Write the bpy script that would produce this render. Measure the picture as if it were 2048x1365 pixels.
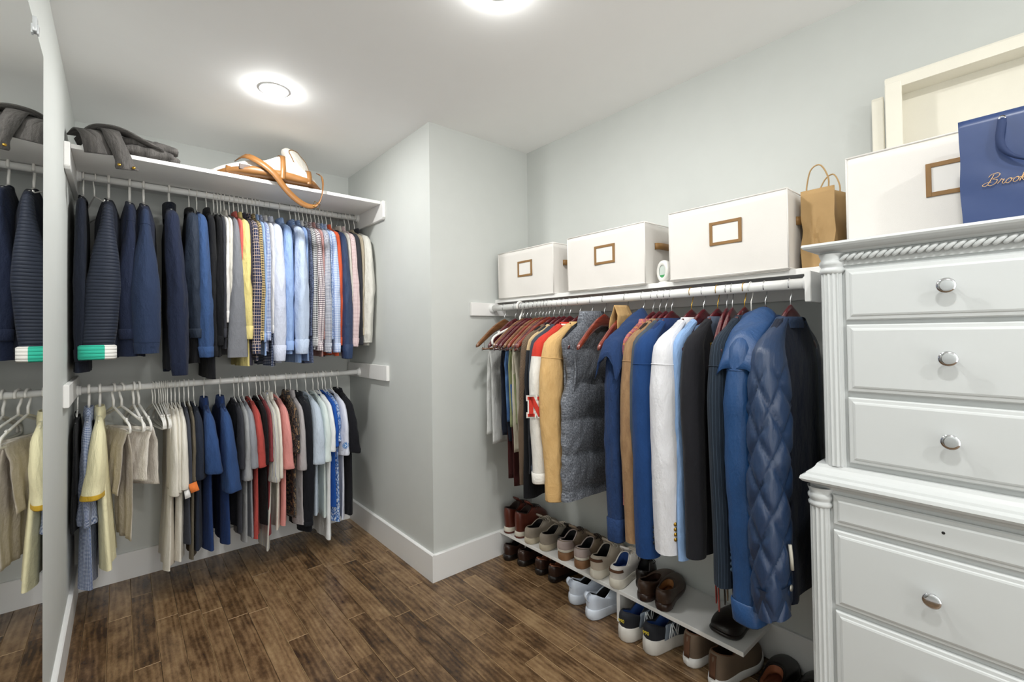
import bpy, bmesh, math, random
import numpy as np
from mathutils import Vector, Matrix

for _o in list(bpy.data.objects):
    bpy.data.objects.remove(_o, do_unlink=True)
S = bpy.context.scene
C = S.collection
PI = math.pi

# ------------------------------------------------------------------ camera
cam = bpy.data.cameras.new('camera')
cam.sensor_width = 36.0
cam.lens = 918.07 / 2048 * 36.0
cam.shift_y = (652.9 - 682.5) / 2048
cam.clip_start = 0.02
camo = bpy.data.objects.new('camera', cam)
C.objects.link(camo)
_e1 = Vector((0.7607, -0.6489, -0.0140)); _d2 = Vector((0.6489, 0.7607, 0.0152))
_e2 = _e1.cross(_d2).normalized(); _d2.normalize(); _e1 = _d2.cross(_e2).normalized()
camo.matrix_world = Matrix(((_e1.x, _e2.x, -_d2.x, 0.0), (_e1.y, _e2.y, -_d2.y, 0.0),
                            (_e1.z, _e2.z, -_d2.z, 1.301), (0, 0, 0, 1)))
S.camera = camo

# ------------------------------------------------------------------ world, lamps, exposure
w = bpy.data.worlds.new('world'); S.world = w; w.use_nodes = True
w.node_tree.nodes['Background'].inputs[0].default_value = (1.0, 0.99, 0.96, 1)
w.node_tree.nodes['Background'].inputs[1].default_value = 2.2  # added fill light, enters through the open near end
S.view_settings.view_transform = 'Standard'
S.view_settings.look = 'None'
S.view_settings.gamma = 1.0
S.view_settings.use_curve_mapping = False
S.view_settings.exposure = 0.07
LAMP_EMIT = 470.0
LAMPS = [(0.540, 2.302), (0.94, 1.15), (0.52, 0.02), (0.52, -1.05)]   # recessed downlights; the last one is added, unseen behind the camera

# room dimensions (metres)
H = 2.44; XL = -0.181; XS = 1.2555; XR = 1.9633; YA = 3.2761; YR = 2.1338; YB = -1.7

# ------------------------------------------------------------------ helpers
def srgb(c):
    if isinstance(c, str):
        c = c.lstrip('#'); c = [int(c[i:i + 2], 16) / 255 for i in (0, 2, 4)]
    return tuple((x / 12.92 if x <= 0.04045 else ((x + 0.055) / 1.055) ** 2.4) for x in c) + (1.0,)

def tag(o, label=None, cat=None, group=None, kind=None):
    if label: o['label'] = label
    if cat: o['category'] = cat
    if group: o['group'] = group
    if kind: o['kind'] = kind
    return o

def thing(name, label, cat, loc=(0, 0, 0), rotz=0.0, group=None):
    o = bpy.data.objects.new(name, None); C.objects.link(o)
    o.empty_display_size = 0.05
    o.location = loc; o.rotation_euler = (0, 0, rotz)
    return tag(o, label, cat, group)

def link(name, me, parent=None, loc=None):
    o = bpy.data.objects.new(name, me); C.objects.link(o)
    if parent is not None: o.parent = parent
    if loc is not None: o.location = loc
    return o

def mk(name, verts, faces, mat, parent=None, smooth=True, uv=None, fm=None, loc=None, mats=None):
    """one mesh object; uv = per-vertex uv list; fm = per-face material index"""
    me = bpy.data.meshes.new(name)
    me.from_pydata([tuple(map(float, v)) for v in verts], [], [tuple(map(int, f)) for f in faces])
    for m in (mats or [mat]): me.materials.append(m)
    if smooth: me.polygons.foreach_set('use_smooth', [True] * len(me.polygons))
    if fm is not None: me.polygons.foreach_set('material_index', list(map(int, fm)))
    if uv is not None:
        l = me.uv_layers.new(name='UVMap')
        idx = np.empty(len(me.loops), dtype=np.int32); me.loops.foreach_get('vertex_index', idx)
        l.data.foreach_set('uv', np.asarray(uv, dtype=np.float32)[idx].ravel())
    me.update()
    return link(name, me, parent, loc)

class MB:
    """collects several solids that belong to one part"""
    def __init__(s): s.v = []; s.f = []; s.u = []
    def add(s, v, f, u=None):
        n = len(s.v); s.v += [tuple(map(float, p)) for p in v]; s.f += [tuple(int(i) + n for i in q) for q in f]
        s.u += [tuple(p) for p in u] if u is not None else [(p[0] + p[1], p[2]) for p in v]
        return s
    def box(s, a, b, bev=0.0):
        return s.add(*boxg(a, b, bev))
    def tube(s, pts, r, seg=8, closed=False, cap=True):
        return s.add(*tubeg(pts, r, seg, closed, cap))
    def build(s, name, mat, parent=None, smooth=True, loc=None):
        return mk(name, s.v, s.f, mat, parent, smooth, s.u, loc=loc)

def boxg(a, b, bev=0.0):
    bm = bmesh.new(); bmesh.ops.create_cube(bm, size=1.0)
    for v in bm.verts:
        for i in range(3): v.co[i] = (a[i] + b[i]) / 2 + v.co[i] * (b[i] - a[i])
    if bev > 0:
        bmesh.ops.bevel(bm, geom=bm.edges[:], offset=bev, segments=2, affect='EDGES', profile=0.5)
    bm.verts.ensure_lookup_table(); bm.verts.index_update()
    v = [tuple(x.co) for x in bm.verts]; f = [[x.index for x in p.verts] for p in bm.faces]
    bm.free()
    return v, f

def box(name, a, b, mat, parent=None, bev=0.0, loc=None, smooth=False):
    v, f = boxg(a, b, bev)
    return mk(name, v, f, mat, parent, smooth, [(p[0] + p[1], p[2]) for p in v], loc=loc)

def gridg(P, cu=False, cv=False, flip=False):
    """P: array (rows, cols, 3); cu closes columns, cv closes rows"""
    P = np.asarray(P, float); r, c = P.shape[:2]
    f = []
    for i in range(r if cv else r - 1):
        i2 = (i + 1) % r
        for j in range(c if cu else c - 1):
            j2 = (j + 1) % c
            q = (i * c + j, i * c + j2, i2 * c + j2, i2 * c + j)
            f.append(q[::-1] if flip else q)
    return P.reshape(-1, 3), f

def tubeg(pts, r, seg=8, closed=False, cap=True):
    pts = [Vector(p) for p in pts]; n = len(pts)
    rr = r if hasattr(r, '__len__') else [r] * n
    tg = []
    for i in range(n):
        a = pts[(i - 1) % n] if (closed or i > 0) else pts[i]
        b = pts[(i + 1) % n] if (closed or i < n - 1) else pts[i]
        t = b - a
        tg.append(t.normalized() if t.length > 1e-9 else Vector((0, 0, 1)))
    up = Vector((0, 0, 1)) if abs(tg[0].z) < 0.9 else Vector((1, 0, 0))
    nrm = (up - tg[0] * up.dot(tg[0])).normalized()
    P = []
    for i in range(n):
        nrm = (nrm - tg[i] * nrm.dot(tg[i]))
        nrm = nrm.normalized() if nrm.length > 1e-9 else tg[i].orthogonal().normalized()
        bi = tg[i].cross(nrm)
        P.append([tuple(pts[i] + (nrm * math.cos(2 * PI * k / seg) + bi * math.sin(2 * PI * k / seg)) * rr[i]) for k in range(seg)])
    v, f = gridg(P, True, closed)
    v = [tuple(x) for x in v]; f = [tuple(q) for q in f]
    if cap and not closed:
        f.append(tuple(range(seg))[::-1]); f.append(tuple(range((n - 1) * seg, n * seg)))
    return v, f

def tube(name, pts, r, mat, parent=None, seg=8, closed=False):
    v, f = tubeg(pts, r, seg, closed)
    return mk(name, v, f, mat, parent, True, [(p[0], p[2]) for p in v])

def latheg(prof, seg=24, axis='z', o=(0, 0, 0)):
    P = []
    for (r, h) in prof:
        row = []
        for k in range(seg):
            a = 2 * PI * k / seg; x, y = r * math.cos(a), r * math.sin(a)
            p = {'z': (x, y, h), 'x': (h, x, y), 'y': (y, h, x)}[axis]
            row.append((p[0] + o[0], p[1] + o[1], p[2] + o[2]))
        P.append(row)
    return gridg(P, True)

def prismg(poly, d0, d1, axis='y'):
    """polygon in the plane normal to axis, extruded from d0 to d1"""
    def m(p, d):
        return {'y': (p[0], d, p[1]), 'x': (d, p[0], p[1]), 'z': (p[0], p[1], d)}[axis]
    n = len(poly)
    v = [m(p, d0) for p in poly] + [m(p, d1) for p in poly]
    f = [tuple(range(n)), tuple(range(2 * n - 1, n - 1, -1))] + [(i, i + n, (i + 1) % n + n, (i + 1) % n) for i in range(n)]
    return v, f

def fixn(o):
    bm = bmesh.new(); bm.from_mesh(o.data); bmesh.ops.recalc_face_normals(bm, faces=bm.faces[:]); bm.to_mesh(o.data); bm.free()
    return o

def spline(ctrl, n=24):
    """catmull-rom through control points"""
    c = [np.array(p, float) for p in ctrl]; c = [2 * c[0] - c[1]] + c + [2 * c[-1] - c[-2]]
    out = []; m = len(c) - 3
    for k in range(n):
        s = k / (n - 1) * m; i = min(int(s), m - 1); t = s - i
        p0, p1, p2, p3 = c[i:i + 4]
        out.append(0.5 * (2 * p1 + (p2 - p0) * t + (2 * p0 - 5 * p1 + 4 * p2 - p3) * t * t + (3 * p1 - p0 - 3 * p2 + p3) * t ** 3))
    return out

def ribbong(path, across, width, th):
    """flat strap: path points, across vectors (per point or one), width, thickness"""
    n = len(path); P = []
    for i in range(n):
        p = np.array(path[i], float); a = np.array(across[i] if np.ndim(across) == 2 else across, float); a /= np.linalg.norm(a)
        t = np.array(path[min(i + 1, n - 1)], float) - np.array(path[max(i - 1, 0)], float); t /= (np.linalg.norm(t) + 1e-9)
        nr = np.cross(t, a); nr /= (np.linalg.norm(nr) + 1e-9)
        wd = width[i] if hasattr(width, '__len__') else width
        P.append([p - a * wd / 2 - nr * th / 2, p + a * wd / 2 - nr * th / 2, p + a * wd / 2 + nr * th / 2, p - a * wd / 2 + nr * th / 2])
    v, f = gridg(P, True)
    f = list(f) + [(3, 2, 1, 0), tuple(range((n - 1) * 4, n * 4))]
    return v, f

# ------------------------------------------------------------------ materials
MATS = {}
def _new(name):
    m = bpy.data.materials.new(name); m.use_nodes = True
    return m, m.node_tree, m.node_tree.nodes['Principled BSDF']

def N(nt, t, **k):
    n = nt.nodes.new(t)
    for a, b in k.items():
        if a == 'op': n.operation = b
        elif hasattr(n, a): setattr(n, a, b)
    return n

def math_n(nt, op, a, b=None, c=None):
    n = nt.nodes.new('ShaderNodeMath'); n.operation = op
    for i, x in enumerate((a, b, c)):
        if x is None: continue
        if isinstance(x, (int, float)): n.inputs[i].default_value = x
        else: nt.links.new(x, n.inputs[i])
    return n.outputs[0]

def mix_n(nt, fac, a, b, blend='MIX'):
    n = nt.nodes.new('ShaderNodeMix'); n.data_type = 'RGBA'; n.blend_type = blend
    for i, x in ((0, fac), (6, a), (7, b)):
        if isinstance(x, (int, float)): n.inputs[i].default_value = x
        elif isinstance(x, tuple): n.inputs[i].default_value = x
        else: nt.links.new(x, n.inputs[i])
    return n.outputs[2]

def noise_n(nt, vec, scale, detail=4, rough=0.55, out=0):
    n = nt.nodes.new('ShaderNodeTexNoise'); n.inputs['Scale'].default_value = scale
    n.inputs['Detail'].default_value = detail; n.inputs['Roughness'].default_value = rough
    if vec is not None: nt.links.new(vec, n.inputs['Vector'])
    return n.outputs[out]

def ramp_n(nt, fac, stops):
    n = nt.nodes.new('ShaderNodeValToRGB')
    while len(n.color_ramp.elements) < len(stops): n.color_ramp.elements.new(0.5)
    for e, (p, c) in zip(n.color_ramp.elements, stops): e.position = p; e.color = c
    nt.links.new(fac, n.inputs[0])
    return n.outputs[0]

def bump_n(nt, b, h, strength=0.3, dist=0.002):
    n = nt.nodes.new('ShaderNodeBump'); n.inputs['Strength'].default_value = strength; n.inputs['Distance'].default_value = dist
    nt.links.new(h, n.inputs['Height']); nt.links.new(n.outputs[0], b.inputs['Normal'])

def map_n(nt, coord='Object', scale=(1, 1, 1), rot=(0, 0, 0)):
    t = nt.nodes.new('ShaderNodeTexCoord'); m = nt.nodes.new('ShaderNodeMapping')
    m.inputs['Scale'].default_value = scale; m.inputs['Rotation'].default_value = rot
    nt.links.new(t.outputs[coord], m.inputs['Vector'])
    return m.outputs[0]

def solid(name, col, rough=0.5, metal=0.0, var=0.0, bump=0.0, bscale=200, coat=0.0, spec=0.5):
    if name in MATS: return MATS[name]
    m, nt, b = _new(name); c = srgb(col)
    b.inputs['Base Color'].default_value = c; b.inputs['Roughness'].default_value = rough; b.inputs['Metallic'].default_value = metal
    b.inputs['Specular IOR Level'].default_value = spec
    if coat: b.inputs['Coat Weight'].default_value = coat; b.inputs['Coat Roughness'].default_value = 0.08
    if var or bump:
        v = map_n(nt)
        if var:
            k = noise_n(nt, v, 9, 6)
            c1 = tuple(max(0, x * (1 - var)) for x in c[:3]) + (1,); c2 = tuple(min(1, x * (1 + var)) for x in c[:3]) + (1,)
            nt.links.new(ramp_n(nt, k, [(0.3, c1), (0.7, c2)]), b.inputs['Base Color'])
        if bump: bump_n(nt, b, noise_n(nt, v, bscale, 3), bump, 0.001)
    MATS[name] = m
    return m

def cloth(name, col, pat=None, c2=None, c3=None, s=0.01, rough=0.85, sheen=0.04, wr=0.35, spec=0.25):
    """woven or knitted cloth; patterns run on UVs given in metres"""
    if name in MATS: return MATS[name]
    m, nt, b = _new(name)
    base = srgb(col); k2 = srgb(c2) if c2 else base; k3 = srgb(c3) if c3 else k2
    tc = nt.nodes.new('ShaderNodeTexCoord'); uvw = tc.outputs['UV']
    sx = nt.nodes.new('ShaderNodeSeparateXYZ'); nt.links.new(uvw, sx.inputs[0])
    u, v = sx.outputs[0], sx.outputs[1]
    def band(x, period, duty, off=0.0):
        return math_n(nt, 'LESS_THAN', math_n(nt, 'FRACT', math_n(nt, 'MULTIPLY_ADD', x, 1 / period, off)), duty)
    out = None
    if pat == 'gingham':
        a = band(u, s, 0.5); c = band(v, s, 0.5)
        f = math_n(nt, 'MULTIPLY', math_n(nt, 'ADD', a, c), 0.5)
        out = mix_n(nt, f, base, k2)
    elif pat == 'check':       # thin lines grid
        f = math_n(nt, 'MAXIMUM', band(u, s, 0.26), band(v, s, 0.26))
        g = math_n(nt, 'MULTIPLY', band(u, s, 0.26), band(v, s, 0.26))
        out = mix_n(nt, g, mix_n(nt, f, base, k2), k3)
    elif pat == 'plaid':
        wide = math_n(nt, 'MULTIPLY', math_n(nt, 'ADD', band(u, s, 0.55), band(v, s, 0.55)), 0.5)
        c0 = mix_n(nt, wide, base, k3)
        ln = math_n(nt, 'MAXIMUM', band(u, s, 0.1, 0.28), band(v, s, 0.1, 0.28))
        c1 = mix_n(nt, math_n(nt, 'MULTIPLY', ln, 0.9), c0, k2)
        ln2 = math_n(nt, 'MAXIMUM', band(u, s, 0.07, 0.78), band(v, s, 0.07, 0.78))
        out = mix_n(nt, math_n(nt, 'MULTIPLY', ln2, 0.8), c1, k2)
    elif pat == 'stripe':
        out = mix_n(nt, band(u, s, 0.45), base, k2)
        if c3: out = mix_n(nt, band(u, s * 3, 0.14, 0.31), out, k3)
    elif pat == 'hstripe':
        out = mix_n(nt, band(v, s, 0.45), base, k2)
    elif pat == 'dots':
        mp = nt.nodes.new('ShaderNodeMapping'); mp.inputs['Scale'].default_value = (1 / s, 1 / s, 1); nt.links.new(uvw, mp.inputs[0])
        vo = nt.nodes.new('ShaderNodeTexVoronoi'); vo.inputs['Scale'].default_value = 1.0; vo.inputs['Randomness'].default_value = 0.0
        nt.links.new(mp.outputs[0], vo.inputs['Vector'])
        out = mix_n(nt, math_n(nt, 'LESS_THAN', vo.outputs['Distance'], 0.27), base, k2)
    elif pat == 'floral':
        mp = nt.nodes.new('ShaderNodeMapping'); mp.inputs['Scale'].default_value = (1 / s, 1 / s, 1); nt.links.new(uvw, mp.inputs[0])
        f = noise_n(nt, mp.outputs[0], 1.0, 3, 0.6)
        out = ramp_n(nt, f, [(0.40, base), (0.46, k2), (0.52, k2), (0.56, k3), (0.62, base)])
    elif pat == 'heather':
        mp = nt.nodes.new('ShaderNodeMapping'); mp.inputs['Scale'].default_value = (700, 420, 1); nt.links.new(uvw, mp.inputs[0])
        out = ramp_n(nt, noise_n(nt, mp.outputs[0], 1.0, 2, 0.7), [(0.3, base), (0.7, k2)])
    elif pat == 'fleck':
        mp = nt.nodes.new('ShaderNodeMapping'); mp.inputs['Scale'].default_value = (260, 130, 1); nt.links.new(uvw, mp.inputs[0])
        out = ramp_n(nt, noise_n(nt, mp.outputs[0], 1.0, 4, 0.75), [(0.36, base), (0.52, k2), (0.66, k3)])
    elif pat == 'tweed':
        a = band(u, s, 0.5); c = band(v, s, 0.5)
        f = math_n(nt, 'ABSOLUTE', math_n(nt, 'SUBTRACT', a, c))
        out = mix_n(nt, f, base, k2)
    elif pat == 'suede':
        mp = nt.nodes.new('ShaderNodeMapping'); mp.inputs['Scale'].default_value = (24, 12, 1); nt.links.new(uvw, mp.inputs[0])
        out = ramp_n(nt, noise_n(nt, mp.outputs[0], 1.0, 8, 0.7), [(0.25, base), (0.75, k2)])
    elif pat == 'denim':
        mp = nt.nodes.new('ShaderNodeMapping'); mp.inputs['Scale'].default_value = (30, 5, 1); nt.links.new(uvw, mp.inputs[0])
        out = ramp_n(nt, noise_n(nt, mp.outputs[0], 1.0, 7, 0.75), [(0.3, base), (0.75, k2)])
    elif pat == 'pin':
        out = mix_n(nt, band(u, s, 0.08), base, k2)
    mpn = nt.nodes.new('ShaderNodeMapping'); mpn.inputs['Scale'].default_value = (16, 7, 1); nt.links.new(uvw, mpn.inputs[0])
    soft = noise_n(nt, mpn.outputs[0], 1.0, 5, 0.6)
    if pat == 'quilt':        # stitched horizontal channels
        h = math_n(nt, 'ABSOLUTE', math_n(nt, 'SINE', math_n(nt, 'MULTIPLY', v, PI / s)))
        bump_n(nt, b, math_n(nt, 'POWER', h, 0.45), 0.9, 0.004)
    else:
        mw = nt.nodes.new('ShaderNodeMapping'); mw.inputs['Scale'].default_value = (900, 900, 1); nt.links.new(uvw, mw.inputs[0])
        hh = math_n(nt, 'ADD', math_n(nt, 'MULTIPLY', soft, 3.0), math_n(nt, 'MULTIPLY', noise_n(nt, mw.outputs[0], 1.0, 1), 0.15))
        bump_n(nt, b, hh, min(1.0, wr * 1.7), 0.009)
    if out is None: b.inputs['Base Color'].default_value = base
    else: nt.links.new(out, b.inputs['Base Color'])
    b.inputs['Roughness'].default_value = rough
    b.inputs['Specular IOR Level'].default_value = spec
    b.inputs['Sheen Weight'].default_value = min(sheen, 0.06); b.inputs['Sheen Roughness'].default_value = 0.5
    MATS[name] = m
    return m

def wood_plank():
    m, nt, b = _new('dark stained maple planks')
    tc = nt.nodes.new('ShaderNodeTexCoord'); oi = nt.nodes.new('ShaderNodeObjectInfo')
    off = nt.nodes.new('ShaderNodeVectorMath'); off.operation = 'MULTIPLY_ADD'
    nt.links.new(oi.outputs['Random'], off.inputs[0]); off.inputs[1].default_value = (37, 91, 13)
    nt.links.new(tc.outputs['Object'], off.inputs[2])
    def mp(sc):
        n = nt.nodes.new('ShaderNodeMapping'); n.inputs['Scale'].default_value = sc; nt.links.new(off.outputs[0], n.inputs[0]); return n.outputs[0]
    blotch = noise_n(nt, mp((17, 8, 17)), 1.0, 8, 0.72)
    grain = noise_n(nt, mp((130, 5, 130)), 1.0, 5, 0.65)
    wv = nt.nodes.new('ShaderNodeTexWave'); wv.inputs['Scale'].default_value = 1.0; wv.inputs['Distortion'].default_value = 9.0
    wv.inputs['Detail'].default_value = 4; wv.inputs['Detail Scale'].default_value = 1.2; wv.bands_direction = 'X'
    nt.links.new(mp((14, 2.0, 14)), wv.inputs['Vector'])
    f = math_n(nt, 'ADD', math_n(nt, 'MULTIPLY', blotch, 0.78), math_n(nt, 'ADD', math_n(nt, 'MULTIPLY', grain, 0.13), math_n(nt, 'MULTIPLY', wv.outputs['Fac'], 0.09)))
    f = math_n(nt, 'ADD', f, math_n(nt, 'MULTIPLY', math_n(nt, 'SUBTRACT', oi.outputs['Random'], 0.5), 0.20))
    col = ramp_n(nt, f, [(0.30, srgb('#36261a')), (0.43, srgb('#59432d')), (0.56, srgb('#7c6246')), (0.72, srgb('#957b5b'))])
    nt.links.new(col, b.inputs['Base Color'])
    b.inputs['Roughness'].default_value = 0.26
    b.inputs['Specular IOR Level'].default_value = 0.45
    bump_n(nt, b, math_n(nt, 'ADD', math_n(nt, 'MULTIPLY', grain, 0.4), blotch), 0.12, 0.003)
    return m

M_WALL = solid('painted wall, light grey', '#cbcecb', 0.75, var=0.012, bump=0.05, bscale=500)
M_CEIL = solid('painted ceiling', '#f8f8f7', 0.8, var=0.005)
M_TRIM = solid('white semi-gloss trim', '#ebebea', 0.38, bump=0.02, bscale=60)
M_WHITE = solid('white painted shelf', '#eeedeb', 0.42, bump=0.03, bscale=90)
M_ROD = solid('white enamelled rod', '#eeeeec', 0.3)
M_PLANK = wood_plank()
M_CHROME = solid('polished chrome', '#d9dbdf', 0.12, 1.0)
M_STEEL = solid('hook wire steel', '#c9cacc', 0.22, 1.0)
M_BRASS = solid('brass', '#b08b3c', 0.3, 1.0)
M_BLACK = solid('near black', '#0d0d0f', 0.7)
M_PLASTIC = solid('white hanger plastic', '#e9e7e2', 0.35, spec=0.5)
def emit(name, col, st):
    m, nt, b = _new(name)
    b.inputs['Base Color'].default_value = (1, 1, 1, 1)
    b.inputs['Emission Color'].default_value = srgb(col); b.inputs['Emission Strength'].default_value = st
    return m
M_LAMP = emit('lit downlight lens', '#fdfdfa', LAMP_EMIT)
# ------------------------------------------------------------------ the room
def struct(o): o['kind'] = 'structure'; return o

TH = 0.1
struct(box('wall_back', (XL - TH, YA, 0), (XS + TH, YA + TH, H), M_WALL))
struct(box('wall_left', (XL - TH, YB, 0), (XL, YA, H), M_WALL))
struct(box('wall_alcove', (XS, YR, 0), (XS + 0.12, YA, H), M_WALL))
struct(box('wall_return', (XS + 0.12, YR, 0), (XR + TH, YR + 0.12, H), M_WALL))
struct(box('wall_right', (XR, YB, 0), (XR + TH, YR, H), M_WALL))
# near wall left out so the world background adds fill light
struct(box('ceiling', (XL - TH, YB - TH, H), (XR + TH, YA + TH, H + 0.08), M_CEIL))

# baseboards: board with an eased top
def baseboard(name, p, q, nx, ny, h=0.142, t=0.016):
    L = math.hypot(q[0] - p[0], q[1] - p[1]); dx, dy = (q[0] - p[0]) / L, (q[1] - p[1]) / L
    prof = [(0, 0), (t, 0), (t, h - 0.004), (t - 0.004, h), (0, h)]
    v = []
    for (bx, by) in (p, q):
        for (o, z) in prof: v.append((bx + nx * o, by + ny * o, z))
    n = len(prof)
    f = [tuple(range(n)), tuple(range(2 * n - 1, n - 1, -1))] + [(i, i + n, (i + 1) % n + n, (i + 1) % n) for i in range(n)]
    o = mk(name, v, f, M_TRIM, None, False)
    return struct(fixn(o))
baseboard('baseboard_back', (XL, YA), (XS, YA), 0, -1)
baseboard('baseboard_left', (XL, YB), (XL, YA - 0.016), 1, 0)
baseboard('baseboard_alcove', (XS, YR - 0.016), (XS, YA - 0.016), -1, 0)
baseboard('baseboard_return', (XS, YR), (XR, YR), 0, -1)
baseboard('baseboard_right', (XR, YB), (XR, YR - 0.016), -1, 0)

# floor: a slab and individual planks running towards the back wall
floor = struct(box('floor', (XL - TH, YB - TH, -0.1), (XR + TH, YA + TH, -0.004), solid('dark gap under planks', '#1a0f08', 0.8)))
rnd = random.Random(11)
M_EDGE = solid('painted bevel highlight', '#a88a63', 0.5, var=0.3)  # tan bevel faces: painted highlight of light caught along plank edges
PW = 0.0835
x = XL - 0.03; row = 0
while x < XR:
    y = YB - rnd.uniform(0, 0.9)
    x1 = min(x + PW, XR)
    if x + PW > XL:
        while y < YA:
            L = rnd.uniform(0.45, 1.25)
            y0, y1 = max(y, YB), min(y + L, YA)
            if x > XS and y0 > YR: break
            if y1 - y0 > 0.02 and y1 > YB:
                xa = max(x, XL); g = 0.0006
                cx, cy = (xa + x1) / 2, (y0 + y1) / 2
                hw, hl = (x1 - xa) / 2 - g, (y1 - y0) / 2 - g; e = 0.0011
                vv = [(-hw, -hl, -0.012), (hw, -hl, -0.012), (hw, hl, -0.012), (-hw, hl, -0.012),
                      (-hw, -hl, -e), (hw, -hl, -e), (hw, hl, -e), (-hw, hl, -e),
                      (-hw + e, -hl + e, 0), (hw - e, -hl + e, 0), (hw - e, hl - e, 0), (-hw + e, hl - e, 0)]
                ff = [(0, 3, 2, 1), (8, 9, 10, 11)] + [(i, (i + 1) % 4, (i + 1) % 4 + 4, i + 4) for i in range(4)] + [(i + 4, (i + 1) % 4 + 4, (i + 1) % 4 + 8, i + 8) for i in range(4)]
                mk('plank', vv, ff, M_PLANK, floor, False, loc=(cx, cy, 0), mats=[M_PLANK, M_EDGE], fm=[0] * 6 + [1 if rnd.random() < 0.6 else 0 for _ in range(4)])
            y += L
    x += PW; row += 1

# recessed downlights
for i, (lx, ly) in enumerate(LAMPS):
    lab = ['lit recessed ceiling downlight over the back hanging rail', 'lit recessed ceiling downlight in the middle of the room',
           'lit recessed ceiling downlight in front of the white dresser', 'lit recessed ceiling downlight added unseen behind the camera'][i]
    t = thing('downlight', lab, 'ceiling light', (lx, ly, H), 0, 'recessed downlights')
    v, f = latheg([(0.052, -0.0005), (0.055, -0.004), (0.063, -0.003), (0.065, 0.0)], 40); mk('trim_ring', v, f, M_TRIM, t)
    v, f = latheg([(0.052, -0.002), (0.049, -0.008), (0.040, -0.013), (0.02, -0.0155), (0.0005, -0.016)], 40); mk('lens', v, f, M_LAMP, t)

# wall mirror on the left wall
t = thing('wall_mirror', 'tall frameless mirror on the left wall reflecting the hanging clothes', 'mirror', (XL, 1.34, 0.18))
mm, nt_, bb = _new('mirror glass'); bb.inputs['Metallic'].default_value = 1.0; bb.inputs['Roughness'].default_value = 0.015; bb.inputs['Base Color'].default_value = srgb('#e6e8e6')
box('mirror_glass', (0.0005, -0.605, 0), (0.0055, 0.605, 1.972), mm, t, 0.0008)
mc = solid('clear clip plastic', '#dfe3e6', 0.1, spec=0.8)
for yy in (-0.4, 0.43):
    b_ = MB(); b_.box((0.0, yy - 0.012, 1.955), (0.010, yy + 0.012, 1.995), 0.002); b_.box((0.009, yy - 0.009, 1.95), (0.013, yy + 0.009, 1.975), 0.001)
    b_.build('clip', mc, t)

# ------------------------------------------------------------------ closet rails and shelves
RY = 3.058; RUZ = 2.098; RLZ = 1.052; RX = 1.656; RRZ = 1.447; RR = 0.0168
SHZ = 2.138
# upper shelf on cleats
ts = thing('closet_shelf', 'long white shelf high on the back wall above the upper rail', 'shelf', (0.54, 2.98, SHZ))
box('board', (XL + 0.02 - 0.54, -0.282, -0.019), (XS - 0.02 - 0.54, 0.294, 0.0), M_WHITE, ts, 0.0015)
def cleat(name, label, x0, x1, y0, y1, zt, zb, taper=0.0):
    poly = [(y0, zt), (y1, zt), (y1, zb), (y0 + taper, zb), (y0, zb + taper)] if taper else [(y0, zt), (y1, zt), (y1, zb), (y0, zb)]
    v, f = prismg(poly, x0, x1, 'x')
    cx, cy, cz = (x0 + x1) / 2, (y0 + y1) / 2, (zt + zb) / 2
    o = fixn(mk(name, [(a - cx, b - cy, c - cz) for a, b, c in v], f, M_WHITE, None, False, loc=(cx, cy, cz)))
    bm = bmesh.new(); bm.from_mesh(o.data); bmesh.ops.bevel(bm, geom=bm.edges[:], offset=0.002, segments=2, affect='EDGES'); bm.to_mesh(o.data); bm.free()
    tag(o, label, 'shelf cleat')
    return o
cleat('cleat', 'white cleat on the right alcove wall carrying the upper shelf', XS - 0.0195, XS - 0.0002, 2.668, YA - 0.001, SHZ - 0.002, 2.022, 0.012)
cleat('cleat', 'white cleat on the left wall carrying the upper shelf', XL + 0.0002, XL + 0.0195, 2.668, YA - 0.001, SHZ - 0.002, 2.022, 0.012)
cleat('cleat', 'white cleat on the right alcove wall holding the lower rail', XS - 0.0195, XS - 0.0002, 2.635, YA - 0.018, 1.112, 1.018)
cleat('cleat', 'white cleat on the left wall holding the lower rail', XL + 0.0002, XL + 0.0195, 2.635, YA - 0.018, 1.112, 1.018)
def rail(name, label, a, b, soc):
    a, b = Vector(a), Vector(b); mid = (a + b) / 2
    t = thing(name, label, 'clothes rail', mid)
    tube('rod', [a - mid, (a + b) / 2 - mid, b - mid], RR, M_ROD, t, 24)
    ax = 'x' if abs(b.x - a.x) > 0.5 else 'y'
    for p, sgn in ((a, 1), (b, -1)):
        pr = [(0.028, 0), (0.028, sgn * 0.005), (0.023, sgn * 0.006), (0.022, sgn * 0.016), (0.0172, sgn * 0.016)]
        v, f = latheg(pr, 28, ax, p - mid); fixn(mk('rod_socket', v, f, M_ROD, t))
    return t
rail('clothes_rail', 'upper white clothes rail in the back alcove', (XL + 0.02, RY, RUZ), (XS - 0.02, RY, RUZ), 1)
rail('clothes_rail', 'lower white clothes rail in the back alcove', (XL + 0.02, RY, RLZ), (XS - 0.02, RY, RLZ), 1)
rail('clothes_rail', 'white clothes rail along the right wall carrying wooden hangers', (RX, 0.488, RRZ), (RX, YR - 0.0195, RRZ), 1)
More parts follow.
